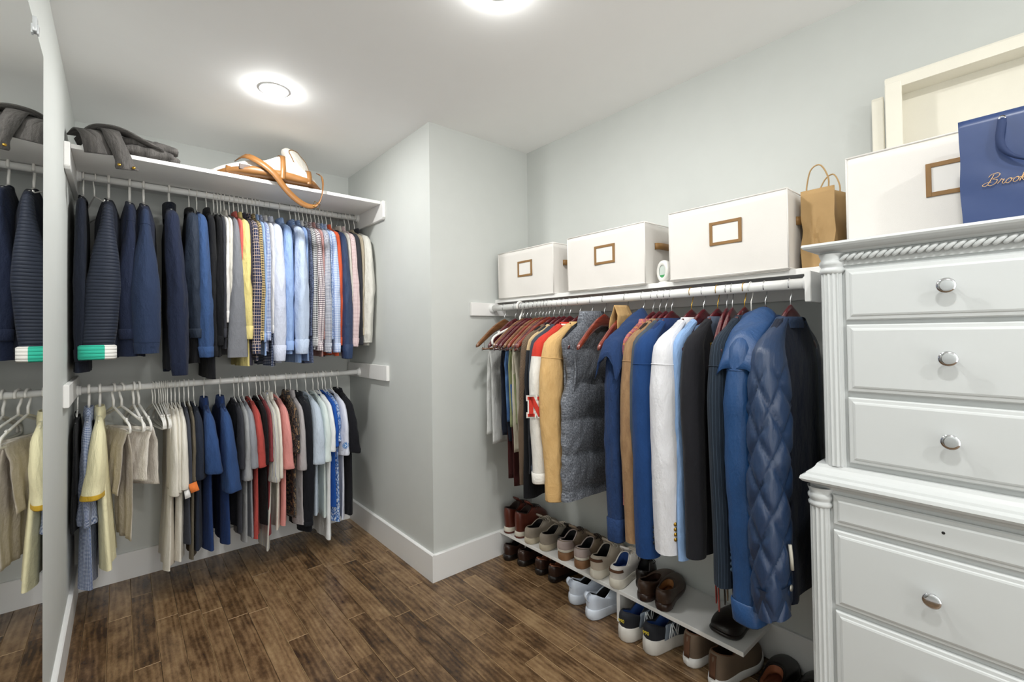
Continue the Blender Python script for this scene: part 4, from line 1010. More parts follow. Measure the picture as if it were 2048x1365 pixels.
draped(Rr, 1.186, 'scarf', 'scarf', 'tan scarf laid over a red-brown wooden hanger', K('camel wool', '#b58f5c', 'suede', '#c9a673'), 0.20, 0.24, -0.045, 0.055, 0.03, T=0.010, seed=92, rz=0.06, group=GC, spread=0.016, w1=0.075)
t = hang(Rr, 1.098, 'blue field jacket', 'field_jacket', 'jacket', 'blue field jacket with a caped shoulder flap', hk='wood', m=K('inky blue cotton', '#15233f'), ms=fblue, mk_=fblue, L=0.9, T=0.03, sl=0.945, sw=0.038, sa=0.055, so=0.012, collar='lapel', cuff=0.09, seed=93, prof=COAT)
# shoulder flap
P = []
for i in range(14):
    q = i / 13; x = 0.02 + 0.225 * q
    z = float(zsh(x, True)) + 0.014 - 0.05 * max(0, q - 0.85) / 0.15
    P.append([(x + 0.012 * q, a * 0.034, z - 0.012 * a * a * 2 - 0.035 * (1 if abs(a) > 1.2 else 0) + 0.006 * math.sin(q * 13 + a * 4)) for a in np.linspace(-1.5, 1.5, 13)])
v, f = gridg(np.array(P)); o = mk('shoulder_flap', v, f, fblue, t, True, [(p[0], p[1]) for p in v]); o.modifiers.new('thickness', 'SOLIDIFY').thickness = 0.003
hang(Rr, 1.052, 'rose plaid shirt', 'shirt', 'shirt', 'rose and gold plaid shirt with its collar standing high', hk='wood', m=plaidp, L=0.8, T=0.020, sl=0.72, sw=0.02, so=-0.01, collar='big', seed=94)
hang(Rr, 1.022, 'brown suede blazer', 'blazer', 'jacket', 'brown suede blazer with pale cuff buttons', hk='wood', m=K('dark brown lining', '#2b211b'), ms=cord, mk_=cord, mc=cord, L=0.90, T=0.022, sl=0.925, sw=0.036, sa=0.052, so=0.016, collar='lapel', cuff=0, seed=95, prof=COAT, wr=0.02, seam=True, buttons=(solid('pearl button', '#d8d4ca', 0.25), 4))
hang(Rr, 0.994, 'charcoal blue wool blazer', 'blazer', 'jacket', 'charcoal blue wool blazer right of the brown suede one', hk='wood', m=gblaz, L=0.88, T=0.018, sl=0.88, sw=0.03, sa=0.048, so=0.008, collar='lapel', cuff=0, seed=96, prof=COAT, wr=0.02)
hang(Rr, 0.968, 'royal blue blazer', 'blazer', 'jacket', 'royal blue blazer with dark cuff buttons', hk='wood', m=nblue, ms=rblue, mk_=nblue, L=0.94, T=0.026, sl=0.955, sw=0.05, sa=0.06, so=0.014, st=0.0, collar='lapel', cuff=0, seed=97, prof=COAT, wr=0.02, seam=True, buttons=(solid('dark horn button', '#1c2430', 0.25), 4))
hang(Rr, 0.886, 'white linen blazer', 'blazer', 'jacket', 'white linen blazer with gold cuff buttons', hk='wood', hook=M_BRASS, m=wlin, L=0.90, T=0.026, sl=0.915, sw=0.052, sa=0.062, so=0.014, collar='lapel', cuff=0, seed=98, prof=COAT, wr=0.03, seam=True, buttons=(M_BRASS, 4))
hang(Rr, 0.838, 'powder blue shirt', 'shirt', 'shirt', 'powder blue shirt between the white and black jackets', hk='wood', m=pblue, L=0.93, T=0.018, sl=0.86, sw=0.028, so=-0.01, collar=None, seed=99)
hang(Rr, 0.785, 'black dinner jacket', 'dinner_jacket', 'jacket', 'black dinner jacket with a slate satin collar', hk='wood', hook=M_BRASS, m=bwool, mk_=K('slate satin', '#4a5566', rough=0.4), L=0.90, T=0.022, sl=0.90, sw=0.034, sa=0.055, so=0.012, collar='lapel', cuff=0, seed=100, prof=COAT, wr=0.02)
hw(0.752, 'left of two bare wooden hangers on top of the dark suits', M_MAHO, 0.20, bar=False)
hw(0.732, 'right of two bare wooden hangers on top of the dark suits', M_MAHO, 0.19, bar=False)
for q, (s_, c_, z_) in enumerate(((0.800, '#8e2f2b', 1.08), (0.788, '#a04a44', 1.10), (0.776, '#2a2421', 1.08), (0.764, '#6b5a48', 1.06), (0.752, '#1d1b1b', 1.09))):
    lb = ['red leather belt, leftmost of the hanging belts', 'dusty red leather belt second from left among the hanging belts', 'dark brown belt in the middle of the hanging belts', 'studded taupe belt among the hanging belts', 'black leather belt, rightmost of the hanging belts'][q]
    t = thing('belt', lb, 'belt', (RX - 0.085 - 0.012 * (q % 2), s_ - 0.036, RRZ), 0, 'belts hanging between the suits')
    lm = solid('belt leather %d' % q, c_, 0.35, bump=0.1)
    pth = [(0.003, 0, -0.215), (0, 0.001 * q, -0.3), (-0.004, 0.002, -0.6), (0.004 * (q - 2), 0.004, -0.9), (0.006 * (q - 2), 0.0, -z_ + 0.02), (0.006 * (q - 2), 0.0, -z_)]
    b_ = MB(); pp = spline(pth, 26); b_.add(*ribbong(pp, (0.94, 0.34, 0), [0.026] * 24 + [0.022, 0.006], 0.0035)); b_.build('strap', lm, t)
    bk = MB(); bk.tube([(0.018, 0, -0.19), (-0.018, 0, -0.19), (-0.018, 0, -0.225), (0.018, 0, -0.225)], 0.0022, 6, True); bk.build('buckle', M_STEEL if q % 2 else M_BRASS, t)
hang(Rr, 0.690, 'midnight pinstripe suit jacket', 'suit_jacket', 'jacket', 'midnight blue pinstripe suit jacket left of the blue raincoat', hk='wood', hook=M_BRASS, m=pinst, L=0.94, T=0.022, sl=0.955, sw=0.036, sa=0.058, so=0.008, collar='lapel', cuff=0, seed=101, prof=COAT, wr=0.02, seam=True, buttons=(solid('blue grey button', '#5b7690', 0.25), 4))
# white wire hanger, sprung open
t = thing('wire_hanger', 'white coated wire hanger sprung open in front of the pinstripe jacket', 'hanger', (RX, 0.668, RRZ), PI, GH)
m_ = MB(); m_.tube(hook_path(RR + 0.0025, -0.10), 0.0016, 7)
m_.tube(spline([(0, 0, -0.095), (0.012, 0.004, -0.13), (0.09, 0.016, -0.19), (0.175, 0.024, -0.245), (0.19, 0.026, -0.262), (0.185, 0.026, -0.275), (0.178, 0.025, -0.268), (0.182, 0.025, -0.26)], 36), 0.0016, 7)
m_.tube(spline([(0, 0, -0.095), (-0.03, 0.0, -0.115), (-0.1, -0.004, -0.15), (-0.18, -0.006, -0.19)], 16), 0.0016, 7)
m_.build('wire', M_PLASTIC, t)
t = hang(Rr, 0.622, 'blue raincoat', 'raincoat', 'coat', 'long blue raincoat with a broad storm collar and gathered cuff', hk='wood', m=nshell, ms=rain, mc=rain, mk_=rain, L=1.0, T=0.036, sl=1.03, sw=0.048, sa=0.062, so=0.016, st=0.01, collar='big', cuff=0.06, seed=102, prof=COAT, wr=0.06, seam=True)
P = []
for i in range(14):
    q = i / 13; x = 0.05 + 0.185 * q; z = float(zsh(x, True)) + 0.012 - 0.07 * max(0, q - 0.75) / 0.25
    P.append([(x + 0.008 * q, a * 0.042, z - 0.014 * a * a - 0.02 * max(0, abs(a) - 1) + 0.005 * math.sin(q * 11 + a * 3)) for a in np.linspace(-1.3, 1.3, 13)])
v, f = gridg(np.array(P)); o = mk('shoulder_flap', v, f, rain, t, True, [(p[0], p[1]) for p in v]); o.modifiers.new('thickness', 'SOLIDIFY').thickness = 0.003
# quilted coat: diamond quilting raised on body and sleeve
t = hang(Rr, 0.546, 'navy diamond-quilted coat', 'quilted_coat', 'coat', 'navy diamond-quilted coat next to the dresser', hk='wood', m=nshell, ms=puff, mc=puff, mk_=K('navy rib', '#2a3a55'), L=0.955, T=0.034, sl=0.97, sw=0.050, sa=0.085, so=0.02, st=0.0, collar='stand', cuff=0.09, seed=103, prof=COAT, wr=0.03, flare=0.98)
s_ = [c for c in t.children if c.name.startswith('sleeve')][0]
me = s_.data; co = np.empty(len(me.vertices) * 3, np.float32)
bm = bmesh.new(); bm.from_mesh(me); bmesh.ops.subdivide_edges(bm, edges=bm.edges[:], cuts=2, use_grid_fill=True); bm.normal_update()
for vv in bm.verts:
    a = math.atan2(vv.co.y, (vv.co.x - 0.215) / 1.5); u_ = a * 0.075; z_ = vv.co.z
    p1 = abs(math.sin(PI * (u_ * 0.9 + z_ * 0.7) / 0.105)); p2 = abs(math.sin(PI * (u_ * 0.9 - z_ * 0.7) / 0.105))
    fade = max(0, min(1, (-0.24 - z_) / 0.05))
    vv.co += vv.normal * (0.015 * (min(1.0, min(p1, p2) * 1.6) ** 0.6 - 0.7) * fade)
bm.to_mesh(me); bm.free(); me.polygons.foreach_set('use_smooth', [True] * len(me.polygons))
b_ = MB(); b_.tube([(0.205, 0.052, -0.76), (0.207, 0.056, -0.80), (0.204, 0.056, -0.83)], 0.005, 8); b_.build('zip_pull', solid('bone toggle', '#c9c4b6', 0.4), t)
v, f = latheg([(0, .004), (.008, .0035), (.0095, .0015), (.009, 0)], 16, 'y', (0.20, 0.050, -0.885)); mk('snap', v, f, solid('pewter snap', '#b5b2a8', 0.3, 0.6), t)
# ------------------------------------------------------------------ white dresser
DX = 1.44; DL = 0.408; DR = -0.61           # front plane, left and right sides of the upper case
M_DR = solid('white painted dresser', '#c6c9c9', 0.42, bump=0.03, bscale=40)
dr = thing('dresser', 'tall white painted dresser with fluted columns and chrome knobs', 'dresser', (1.70, -0.10, 0))
def dp(p): return (p[0] - 1.70, p[1] + 0.10, p[2])
def dbox(name, a, b, mat=M_DR, parent=dr, bev=0.002):
    lo = dp((min(a[0], b[0]), min(a[1], b[1]), min(a[2], b[2]))); hi = dp((max(a[0], b[0]), max(a[1], b[1]), max(a[2], b[2])))
    return box(name, lo, hi, mat, parent, bev)
dbox('upper_case', (DX + 0.012, DR, 0.93), (XR - 0.02, DL - 0.005, 1.505))
dbox('lower_case', (DX + 0.004, DR - 0.035, 0.06), (XR - 0.02, DL + 0.03, 0.885))
dbox('plinth', (DX - 0.005, DR - 0.045, 0.0), (XR - 0.02, DL + 0.038, 0.085), bev=0.004)
def moulding(name, prof, y0, y1, xb):
    """profile (projection, z) swept along the front, mitred round the left end"""
    P = []
    for (pj, z) in prof:
        P.append([dp((xb - pj, y0 - pj * 0, z)), dp((xb - pj, y1 + pj, z)), dp((XR - 0.022, y1 + pj, z))])
    v, f = gridg(np.array(P)); o = mk(name, v, f, M_DR, dr, False)
    o.data.materials[0] = M_DR
    return fixn(o)
TZ = 1.526
moulding('top_edge', [(-0.05, 1.500), (0.0, 1.500), (0.006, 1.506), (0.014, 1.509), (0.022, 1.512), (0.030, 1.517), (0.033, 1.522), (0.031, 1.528), (0.026, TZ), (-0.05, TZ)], DR - 0.03, DL - 0.005, DX)
dbox('top', (DX + 0.0, DR - 0.03, 1.512), (XR - 0.021, DL + 0.01, TZ - 0.0005), bev=0.001)
moulding('waist_moulding', [(-0.02, 0.872), (0.004, 0.873), (0.010, 0.880), (0.016, 0.884), (0.030, 0.889), (0.036, 0.896), (0.034, 0.904), (0.024, 0.909), (0.022, 0.915), (0.012, 0.922), (0.006, 0.93), (0.002, 0.938), (-0.03, 0.938)], DR - 0.06, DL + 0.008, DX)
# carved rope moulding under the top
rp = MB(); y = 0.345
while y > DR + 0.03:
    c = np.array(dp((DX + 0.004, y, 1.487))); pts = [c + np.array([-0.004 - 0.004 * math.cos(a * 1.1), -0.011 * math.sin(a), 0.0095 * math.sin(a * 0.9)]) for a in np.linspace(-1.3, 1.3, 7)]
    rp.tube(pts, [0.002, 0.0042, 0.0052, 0.0054, 0.0052, 0.0042, 0.002], 7); y -= 0.0155
rp.build('rope_moulding', M_DR, dr)
dbox('frieze', (DX + 0.006, DR, 1.466), (DX + 0.02, 0.352, 1.506), bev=0.001)
# fluted columns with turned caps
def column(yc, xc, z0, z1, r):
    n = 120; P = []
    for z in np.linspace(z0, z1, 3):
        P.append([dp((xc - (r - 0.0036 * (0.5 + 0.5 * math.cos(15 * a)) ** 0.8) * math.cos(a), yc + (r - 0.0036 * (0.5 + 0.5 * math.cos(15 * a)) ** 0.8) * math.sin(a), z)) for a in np.linspace(-PI * 0.62, PI * 0.62, n)])
    v, f = gridg(np.array(P)); col = mk('column', v, f, M_DR, dr)
    pr = [(r * 0.9, z1 - 0.002), (r * 1.02, z1), (r * 1.12, z1 + 0.004), (r * 1.14, z1 + 0.010), (r * 1.02, z1 + 0.014), (r * 1.0, z1 + 0.017), (r * 1.14, z1 + 0.022), (r * 1.18, z1 + 0.029), (r * 1.08, z1 + 0.034), (r * 1.0, z1 + 0.037), (r * 1.2, z1 + 0.052)]
    v, f = latheg(pr, 32, 'z', dp((xc, yc, 0))); mk('capital', v, f, M_DR, col)
column(0.376, DX + 0.018, 0.938, 1.448, 0.0265)
column(0.414, DX + 0.010, 0.085, 0.822, 0.0265)
column(-0.580, DX + 0.018, 0.938, 1.448, 0.0265)
column(-0.618, DX + 0.010, 0.085, 0.822, 0.0265)
def knob(y, z, parent, x):
    v, f = latheg([(0.0001, 0.0), (0.0075, 0.0), (0.0065, -0.006), (0.006, -0.016), (0.0085, -0.019), (0.0160, -0.022), (0.0172, -0.0240), (0.0165, -0.0258), (0.010, -0.0268), (0.0001, -0.027)], 36, 'x', dp((x, y, z)))
    mk('knob', v, f, M_CHROME, parent)
def drawer(z0, z1, y0, y1, x, knobs=True, nm='drawer'):
    # raised front: flat field, moulded step, lip
    P = []
    for (ins, pj) in ((0.0, -0.02), (0.0, 0.002), (0.003, 0.005), (0.010, 0.006), (0.012, 0.008), (0.016, 0.0095), (0.02, 0.0095)):
        P.append([dp((x - pj, y0 - ins, z0 + ins)), dp((x - pj, y1 + ins, z0 + ins)), dp((x - pj, y1 + ins, z1 - ins)), dp((x - pj, y0 - ins, z1 - ins))])
    v, f = gridg(np.array(P), True); f = list(f) + [tuple(range(24, 28))]
    o = fixn(mk(nm, v, f, M_DR, dr, False))
    if knobs:
        for ky in (y0 - 0.195, y1 + 0.195): knob(ky, (z0 + z1) / 2 + 0.006, o, x - 0.0095)
    else:
        v, f = latheg([(0.0001, -0.0005), (0.0032, -0.0006), (0.0036, 0.001)], 14, 'x', dp((x - 0.0095, y0 - 0.215, (z0 + z1) / 2 + 0.008))); mk('screw_hole', v, f, M_BLACK, o)
    return o
for (a, b) in ((1.322, 1.456), (1.137, 1.311), (0.952, 1.122)): drawer(a, b, 0.345, -0.55, DX + 0.004)
drawer(0.784, 0.862, 0.383, -0.59, DX - 0.002, False)
for (a, b) in ((0.572, 0.770), (0.352, 0.558), (0.11, 0.338)): drawer(a, b, 0.383, -0.59, DX - 0.002)

# ------------------------------------------------------------------ canvas storage boxes
M_CANV = solid('off-white canvas', '#dfdbd6', 0.9, var=0.02, bump=0.25, bscale=900)
M_LEA = solid('brown leather trim', '#8a6638', 0.55, var=0.15, bump=0.1)
M_LEA2 = solid('tan leather', '#83592e', 0.42, var=0.16, bump=0.12, bscale=120)
M_CARD = solid('pale card', '#e3e0dc', 0.8)
def canvas_box(label, x0, y0, y1, z0, h, dep, frame=True, handle=True, seed=0, rz=0.0):
    """front face at x0, from y0 (far) to y1 (near)"""
    t = thing('canvas_box', label, 'storage box', (x0 + dep / 2, (y0 + y1) / 2, z0), rz, 'canvas storage boxes')
    hw, hd = (y0 - y1) / 2, dep / 2; rs = random.Random(seed); wv = wob(rs, 3)
    # softly bulging walls: each side a grid, closed as one shell
    n = 15; rows = []
    per = [(-hd, hw), (-hd, -hw), (hd, -hw), (hd, hw)]
    for k in range(13):
        q = k / 12; ring = []
        for e in range(4):
            a, b = per[e], per[(e + 1) % 4]
            for j in range(n):
                s_ = j / n; x = a[0] + (b[0] - a[0]) * s_; y = a[1] + (b[1] - a[1]) * s_
                nx, ny = (b[1] - a[1]), -(b[0] - a[0]); l = math.hypot(nx, ny); nx, ny = nx / l, ny / l
                bul = 0.004 * math.sin(PI * s_) * math.sin(PI * q) + 0.0025 * wv(s_ * 5 + e, q * 4) * math.sin(PI * s_)
                dz = -0.005 * math.sin(PI * s_) * q * (1 if rs else 1)
                ring.append((x - nx * bul * -1, y - ny * bul * -1, q * h + dz))
        rows.append(ring)
    v, f = gridg(np.array(rows), True)
    nb = len(rows[0]); v = [tuple(p) for p in v]; f = list(f) + [tuple(range(nb))]
    o = mk('shell', v, f, M_CANV, t, True); o.modifiers.new('thickness', 'SOLIDIFY').thickness = 0.006
    o.data.set_sharp_from_angle(angle=0.6)
    b_ = MB()                      # corner and rim piping
    for (x, y) in per: b_.tube([(x * 1.0, y, 0.0), (x, y, h)], 0.0024, 6)
    b_.tube([(x, y, h) for (x, y) in per], 0.003, 6, True); b_.tube([(x, y, 0.004) for (x, y) in per], 0.0028, 6, True)
    b_.build('piping', M_CANV, t)
    lid = box('inner_lid', (-hd + 0.008, -hw + 0.008, h - 0.03), (hd - 0.008, hw - 0.008, h - 0.02), M_CANV, t, 0.002)
    if frame:
        fw, fh, bw = 0.115, 0.086, 0.011; zc = h * 0.585; xf = -hd - 0.0055; m_ = MB(); yc = -0.01
        m_.box((xf - 0.002, yc - fw / 2, zc + fh / 2 - bw), (xf + 0.004, yc + fw / 2, zc + fh / 2), 0.0008); m_.box((xf - 0.002, yc - fw / 2, zc - fh / 2), (xf + 0.004, yc + fw / 2, zc - fh / 2 + bw), 0.0008)
        m_.box((xf - 0.0024, yc - fw / 2, zc - fh / 2), (xf + 0.0036, yc - fw / 2 + bw, zc + fh / 2), 0.0008); m_.box((xf - 0.0024, yc + fw / 2 - bw, zc - fh / 2), (xf + 0.0036, yc + fw / 2, zc + fh / 2), 0.0008)
        fr = m_.build('label_frame', M_LEA, t, False)
        box('label_card', (xf + 0.0005, yc - fw / 2 + 0.004, zc - fh / 2 + 0.004), (xf + 0.003, yc + fw / 2 - 0.004, zc + fh / 2 - 0.004), M_CARD, fr)
    if handle:
        for sg in (-1, 1):
            pth = [(-0.065, sg * (hw + 0.003), h * 0.63), (-0.05, sg * (hw + 0.016), h * 0.63), (0, sg * (hw + 0.02), h * 0.63), (0.05, sg * (hw + 0.016), h * 0.63), (0.065, sg * (hw + 0.003), h * 0.63)]
            m_ = MB(); m_.add(*ribbong(spline(pth, 13), (0, 0, 1), 0.028, 0.004)); m_.build('handle', M_LEA, t)
    return t
canvas_box('white canvas box on the shelf nearest the corner', 1.682, 2.085, 1.64, RSZ, 0.262, 0.268, seed=1)
canvas_box('white canvas box in the middle of the shelf', 1.676, 1.535, 1.095, RSZ, 0.262, 0.268, seed=2, rz=-0.01)
canvas_box('white canvas box on the shelf nearest the dresser', 1.672, 0.982, 0.556, RSZ, 0.268, 0.268, seed=3, rz=0.012)
canvas_box('white canvas box with a long label frame on top of the dresser', 1.590, 0.372, -0.065, TZ, 0.262, 0.262, seed=4)
# a box tipped on its side behind it, opening towards the room, and a collapsed one beside it
t = thing('canvas_box', 'large cream canvas box tipped on its side behind the others', 'storage box', (1.905, 0.10, TZ), 0, 'canvas storage boxes')
M_CREAM = solid('cream canvas', '#e9e5d8', 0.9, var=0.02, bump=0.25, bscale=900)
y0, y1, zt = 0.224, -0.26, 0.545
box('back_panel', (0.030, y1, 0), (0.045, y0, zt), M_CREAM, t, 0.003)
box('side_panel', (-0.042, y0 - 0.014, 0), (0.03, y0, zt), M_CREAM, t, 0.004); box('side_panel', (-0.042, y1, 0), (0.03, y1 + 0.014, zt), M_CREAM, t, 0.004)
v, f = prismg([(-0.045, zt - 0.012), (0.03, zt - 0.012), (0.03, zt + 0.004), (-0.042, zt + 0.026), (-0.05, zt + 0.018)], y1 - 0.004, y0 + 0.003, 'y'); fixn(mk('top_panel', v, f, M_CREAM, t, False))
box('rim', (-0.048, y0 - 0.038, 0), (-0.040, y0 + 0.004, zt + 0.006), M_CREAM, t, 0.003); box('rim', (-0.048, y1 - 0.004, 0), (-0.040, y1 + 0.038, zt + 0.006), M_CREAM, t, 0.003)
t = thing('collapsed_box', 'thin collapsed cream canvas box standing at the left of the large one', 'storage box', (1.92, 0.352, TZ), 0)
for i, (dx, th_, hh) in enumerate(((-0.022, 0.012, 0.52), (-0.006, 0.010, 0.535), (0.010, 0.012, 0.515))):
    box('panel', (dx - 0.014, -0.016 + 0.003 * i, 0), (dx - 0.014 + th_, 0.016 + 0.003 * i, hh), M_CREAM, t, 0.004)

# ------------------------------------------------------------------ paper bags
M_KRAFT = solid('kraft paper', '#b08f60', 0.75, var=0.08, bump=0.2, bscale=30)
M_BAG = solid('navy coated paper', '#2f416c', 0.36, var=0.05)
def paper_bag(parent, mat, w_, d_, h_, seed, crumple, gus, flare=0.0, taper=0.0):
    """w along y, d along x"""
    rs = random.Random(seed); wv = wob(rs, 5); wv2 = wob(rs, 5); rows = []; n = 12
    for k in range(17):
        q = k / 16; ring = []
        hw, hd = w_ / 2 * (1 + flare * q), d_ / 2 * (1 - taper * q)
        cor = [(-hd, hw), (-hd, -hw), (hd, -hw), (hd, hw)]
        for e in range(4):
            a, b = cor[e], cor[(e + 1) % 4]
            for j in range(n):
                s_ = j / n; x = a[0] + (b[0] - a[0]) * s_; y = a[1] + (b[1] - a[1]) * s_
                g = gus * (1 - abs(2 * s_ - 1)) * q ** 1.3
                if e == 1: y += g
                if e == 3: y -= g
                c = crumple * math.sin(PI * min(1, q * 1.2 + .05)) 
                ring.append((x + c * wv(s_ * 6 + e * 2, q * 7), y + c * wv2(s_ * 6 + e, q * 6) * 0.6, h_ * q * (1 + 0.0 * s_)))
        rows.append(ring)
    v, f = gridg(np.array(rows), True); v = [tuple(p) for p in v]; f = list(f) + [tuple(range(4 * n))]
    o = mk('bag', v, f, mat, parent, True); o.data.set_sharp_from_angle(angle=0.5); o.modifiers.new('thickness', 'SOLIDIFY').thickness = 0.0012
    return o
t = thing('paper_bag', 'brown kraft paper bag with twisted handles between box and dresser', 'bag', (1.805, 0.487, RSZ), 0.0)
paper_bag(t, M_KRAFT, 0.092, 0.15, 0.262, 3, 0.013, 0.016, 0.05, 0.12)
for dx in (-0.062, 0.062):
    tube('handle', spline([(dx, -0.03, 0.245), (dx - 0.005, -0.032, 0.29), (dx * 1.15, -0.012, 0.335), (dx * 1.2, 0.014, 0.325), (dx, 0.03, 0.28), (dx, 0.032, 0.245)], 22), 0.0024, M_KRAFT, t, 6)
t = thing('gift_bag', 'dark blue paper shopping bag with ribbon handle and gold script', 'bag', (1.495, -0.008, TZ), 0.0)
bag = paper_bag(t, M_BAG, 0.262, 0.094, 0.240, 8, 0.005, 0.03, 0.03, 0.05)
M_RIB = solid('navy grosgrain ribbon', '#1d3059', 0.7)
for sx_, nm in ((-1, 'handle'), (1, 'handle')):
    xx = sx_ * 0.052
    m_ = MB(); m_.add(*ribbong(spline([(xx, 0.066, 0.222), (xx - 0.004, 0.067, 0.21), (xx - 0.007, 0.07, 0.175), (xx - 0.008, 0.06, 0.145), (xx - 0.008, 0.03, 0.122), (xx - 0.007, -0.02, 0.112), (xx - 0.008, -0.06, 0.135), (xx - 0.006, -0.072, 0.18), (xx - 0.002, -0.07, 0.222)], 34), (0.2, 1, 0.15), 0.014, 0.0016)); m_.build(nm, M_RIB, t)
    for yy in (0.066, -0.07):
        v, f = latheg([(0.003, 0.001), (0.0055, 0.0012), (0.006, -0.001)], 16, 'x', (xx - 0.001 * sx_, yy, 0.224)); mk('eyelet', v, f, M_STEEL, t)
# gold script on the bag: hand-drawn strokes
M_GOLD = solid('gold print', '#d8b07a', 0.35, 0.6)
STROKES = {
 'B': ([[(0.30, 0.98), (0.22, 0.55), (0.10, 0.12), (-0.10, 0.02), (-0.22, 0.14), (-0.05, 0.3), (0.3, 0.32)], [(0.0, 0.78), (0.12, 0.98), (0.42, 1.06), (0.68, 0.95), (0.6, 0.7), (0.30, 0.58), (0.62, 0.46), (0.6, 0.16), (0.34, 0.0), (0.14, 0.08)]], 0.78),
 'r': ([[(-0.06, 0.08), (0.06, 0.3), (0.12, 0.46), (0.2, 0.36), (0.3, 0.4), (0.24, 0.14), (0.34, 0.02), (0.46, 0.12)]], 0.44),
 'o': ([[(0.26, 0.42), (0.08, 0.34), (0.02, 0.12), (0.14, 0.0), (0.3, 0.1), (0.34, 0.3), (0.24, 0.42), (0.3, 0.32), (0.46, 0.34)]], 0.44),
 'k': ([[(-0.02, 0.1), (0.16, 0.6), (0.22, 0.95), (0.12, 0.9), (0.06, 0.4), (0.0, 0.0)], [(0.04, 0.22), (0.24, 0.42), (0.26, 0.28), (0.1, 0.22), (0.26, 0.02), (0.42, 0.12)]], 0.44),
 's': ([[(-0.04, 0.08), (0.14, 0.4), (0.2, 0.44), (0.26, 0.2), (0.16, 0.0), (0.02, 0.06)]], 0.36),
 't': ([[(0.0, 0.1), (0.2, 0.8), (0.06, 0.1), (0.16, 0.0), (0.3, 0.12)], [(0.02, 0.52), (0.32, 0.56)]], 0.32),
 'h': ([[(-0.02, 0.1), (0.16, 0.6), (0.22, 0.95), (0.12, 0.9), (0.06, 0.4), (0.0, 0.0), (0.14, 0.34), (0.24, 0.4), (0.2, 0.06), (0.36, 0.1)]], 0.40),
 'e': ([[(0.0, 0.14), (0.2, 0.26), (0.22, 0.4), (0.1, 0.38), (0.04, 0.14), (0.14, 0.0), (0.34, 0.12)]], 0.36), ' ': ([], 0.35)}
def script(parent, text, org, size, ax, up, r):
    m_ = MB(); x = 0.0; org, ax, up = (np.array(q, float) for q in (org, ax, up))
    for ch in text:
        st, adv = STROKES[ch]
        for s_ in st:
            pp = spline(s_, 6 * len(s_))
            m_.tube([tuple(org + ax * (x + (p[0] + 0.28 * p[1]) * 1.0) * size + up * p[1] * size) for p in pp], r, 5)
        x += adv
    return m_.build('lettering', M_GOLD, parent)
script(bag, 'Brooks Brothers', (-0.0512, 0.094, 0.082), 0.024, (0, -1, 0), (0, 0, 1), 0.00062)
m_ = MB()                              # small gold emblem above the script
m_.tube([(-0.0512, 0.0 + 0.010 * math.cos(a), 0.128 + 0.006 * math.sin(a)) for a in np.linspace(0, 2 * PI, 18, endpoint=False)], 0.0008, 5, True)
m_.tube(spline([(-0.0512, 0.008, 0.134), (-0.0512, 0.012, 0.142), (-0.0512, 0.004, 0.146), (-0.0512, -0.006, 0.142), (-0.0512, -0.010, 0.136)], 14), 0.0008, 5); m_.build('emblem', M_GOLD, bag)

# ------------------------------------------------------------------ air freshener between the boxes
t = thing('air_freshener', 'small white oval air freshener with a green window between two boxes', 'air freshener', (1.715, 1.034, RSZ), PI - 0.35)
def oval(rx, rz_, y, n=32): return [(y, rx * math.cos(a), 0.048 + rz_ * math.sin(a)) for a in np.linspace(0, 2 * PI, n, endpoint=False)]
P = [oval(0.020, 0.026, 0.010), oval(0.026, 0.034, 0.014), oval(0.034, 0.044, 0.011), oval(0.0365, 0.047, 0.003), oval(0.036, 0.046, -0.010), oval(0.028, 0.036, -0.016), oval(0.002, 0.002, -0.017)]
v, f = gridg(np.array(P), True); fixn(mk('shell', v, f, M_PLASTIC, t))
P = [oval(0.0005, 0.0005, 0.0085), oval(0.0205, 0.0265, 0.0085)]; v, f = gridg(np.array(P), True); mk('window', v, f, solid('window clear gel', '#c9d3cc', 0.1), t)
P = []
for q in np.linspace(0, 1, 6):
    z = 0.048 - 0.0262 + 0.012 * q; hw = 0.0205 * math.sqrt(max(0.0, 1 - ((z - 0.048) / 0.0265) ** 2)); P.append([(0.0095, hw * s_, z) for s_ in np.linspace(-1, 1, 9)])
v, f = gridg(np.array(P)); mk('green_band', v, f, solid('green print', '#3c9a5a', 0.4), t, False)
box('foot', (-0.016, -0.022, 0), (0.012, 0.022, 0.006), M_PLASTIC, t, 0.002)

# ------------------------------------------------------------------ shoes
def shoe_outline(L, W, n=44):
    xs = [0, .02, .06, .12, .25, .40, .55, .68, .80, .90, .96, .99, 1.0]; ws = [0.0, .36, .56, .66, .70, .72, .88, 1.0, .98, .80, .55, .28, 0.0]
    out = []
    for k in range(n):
        a = 2 * PI * k / n; s = 0.5 - 0.5 * math.cos(a); w = float(np.interp(s, xs, ws)) * W / 2
        out.append((L * s, math.copysign(w, math.sin(a)) if abs(math.sin(a)) > 1e-6 else 0.0))
    return np.array(out)

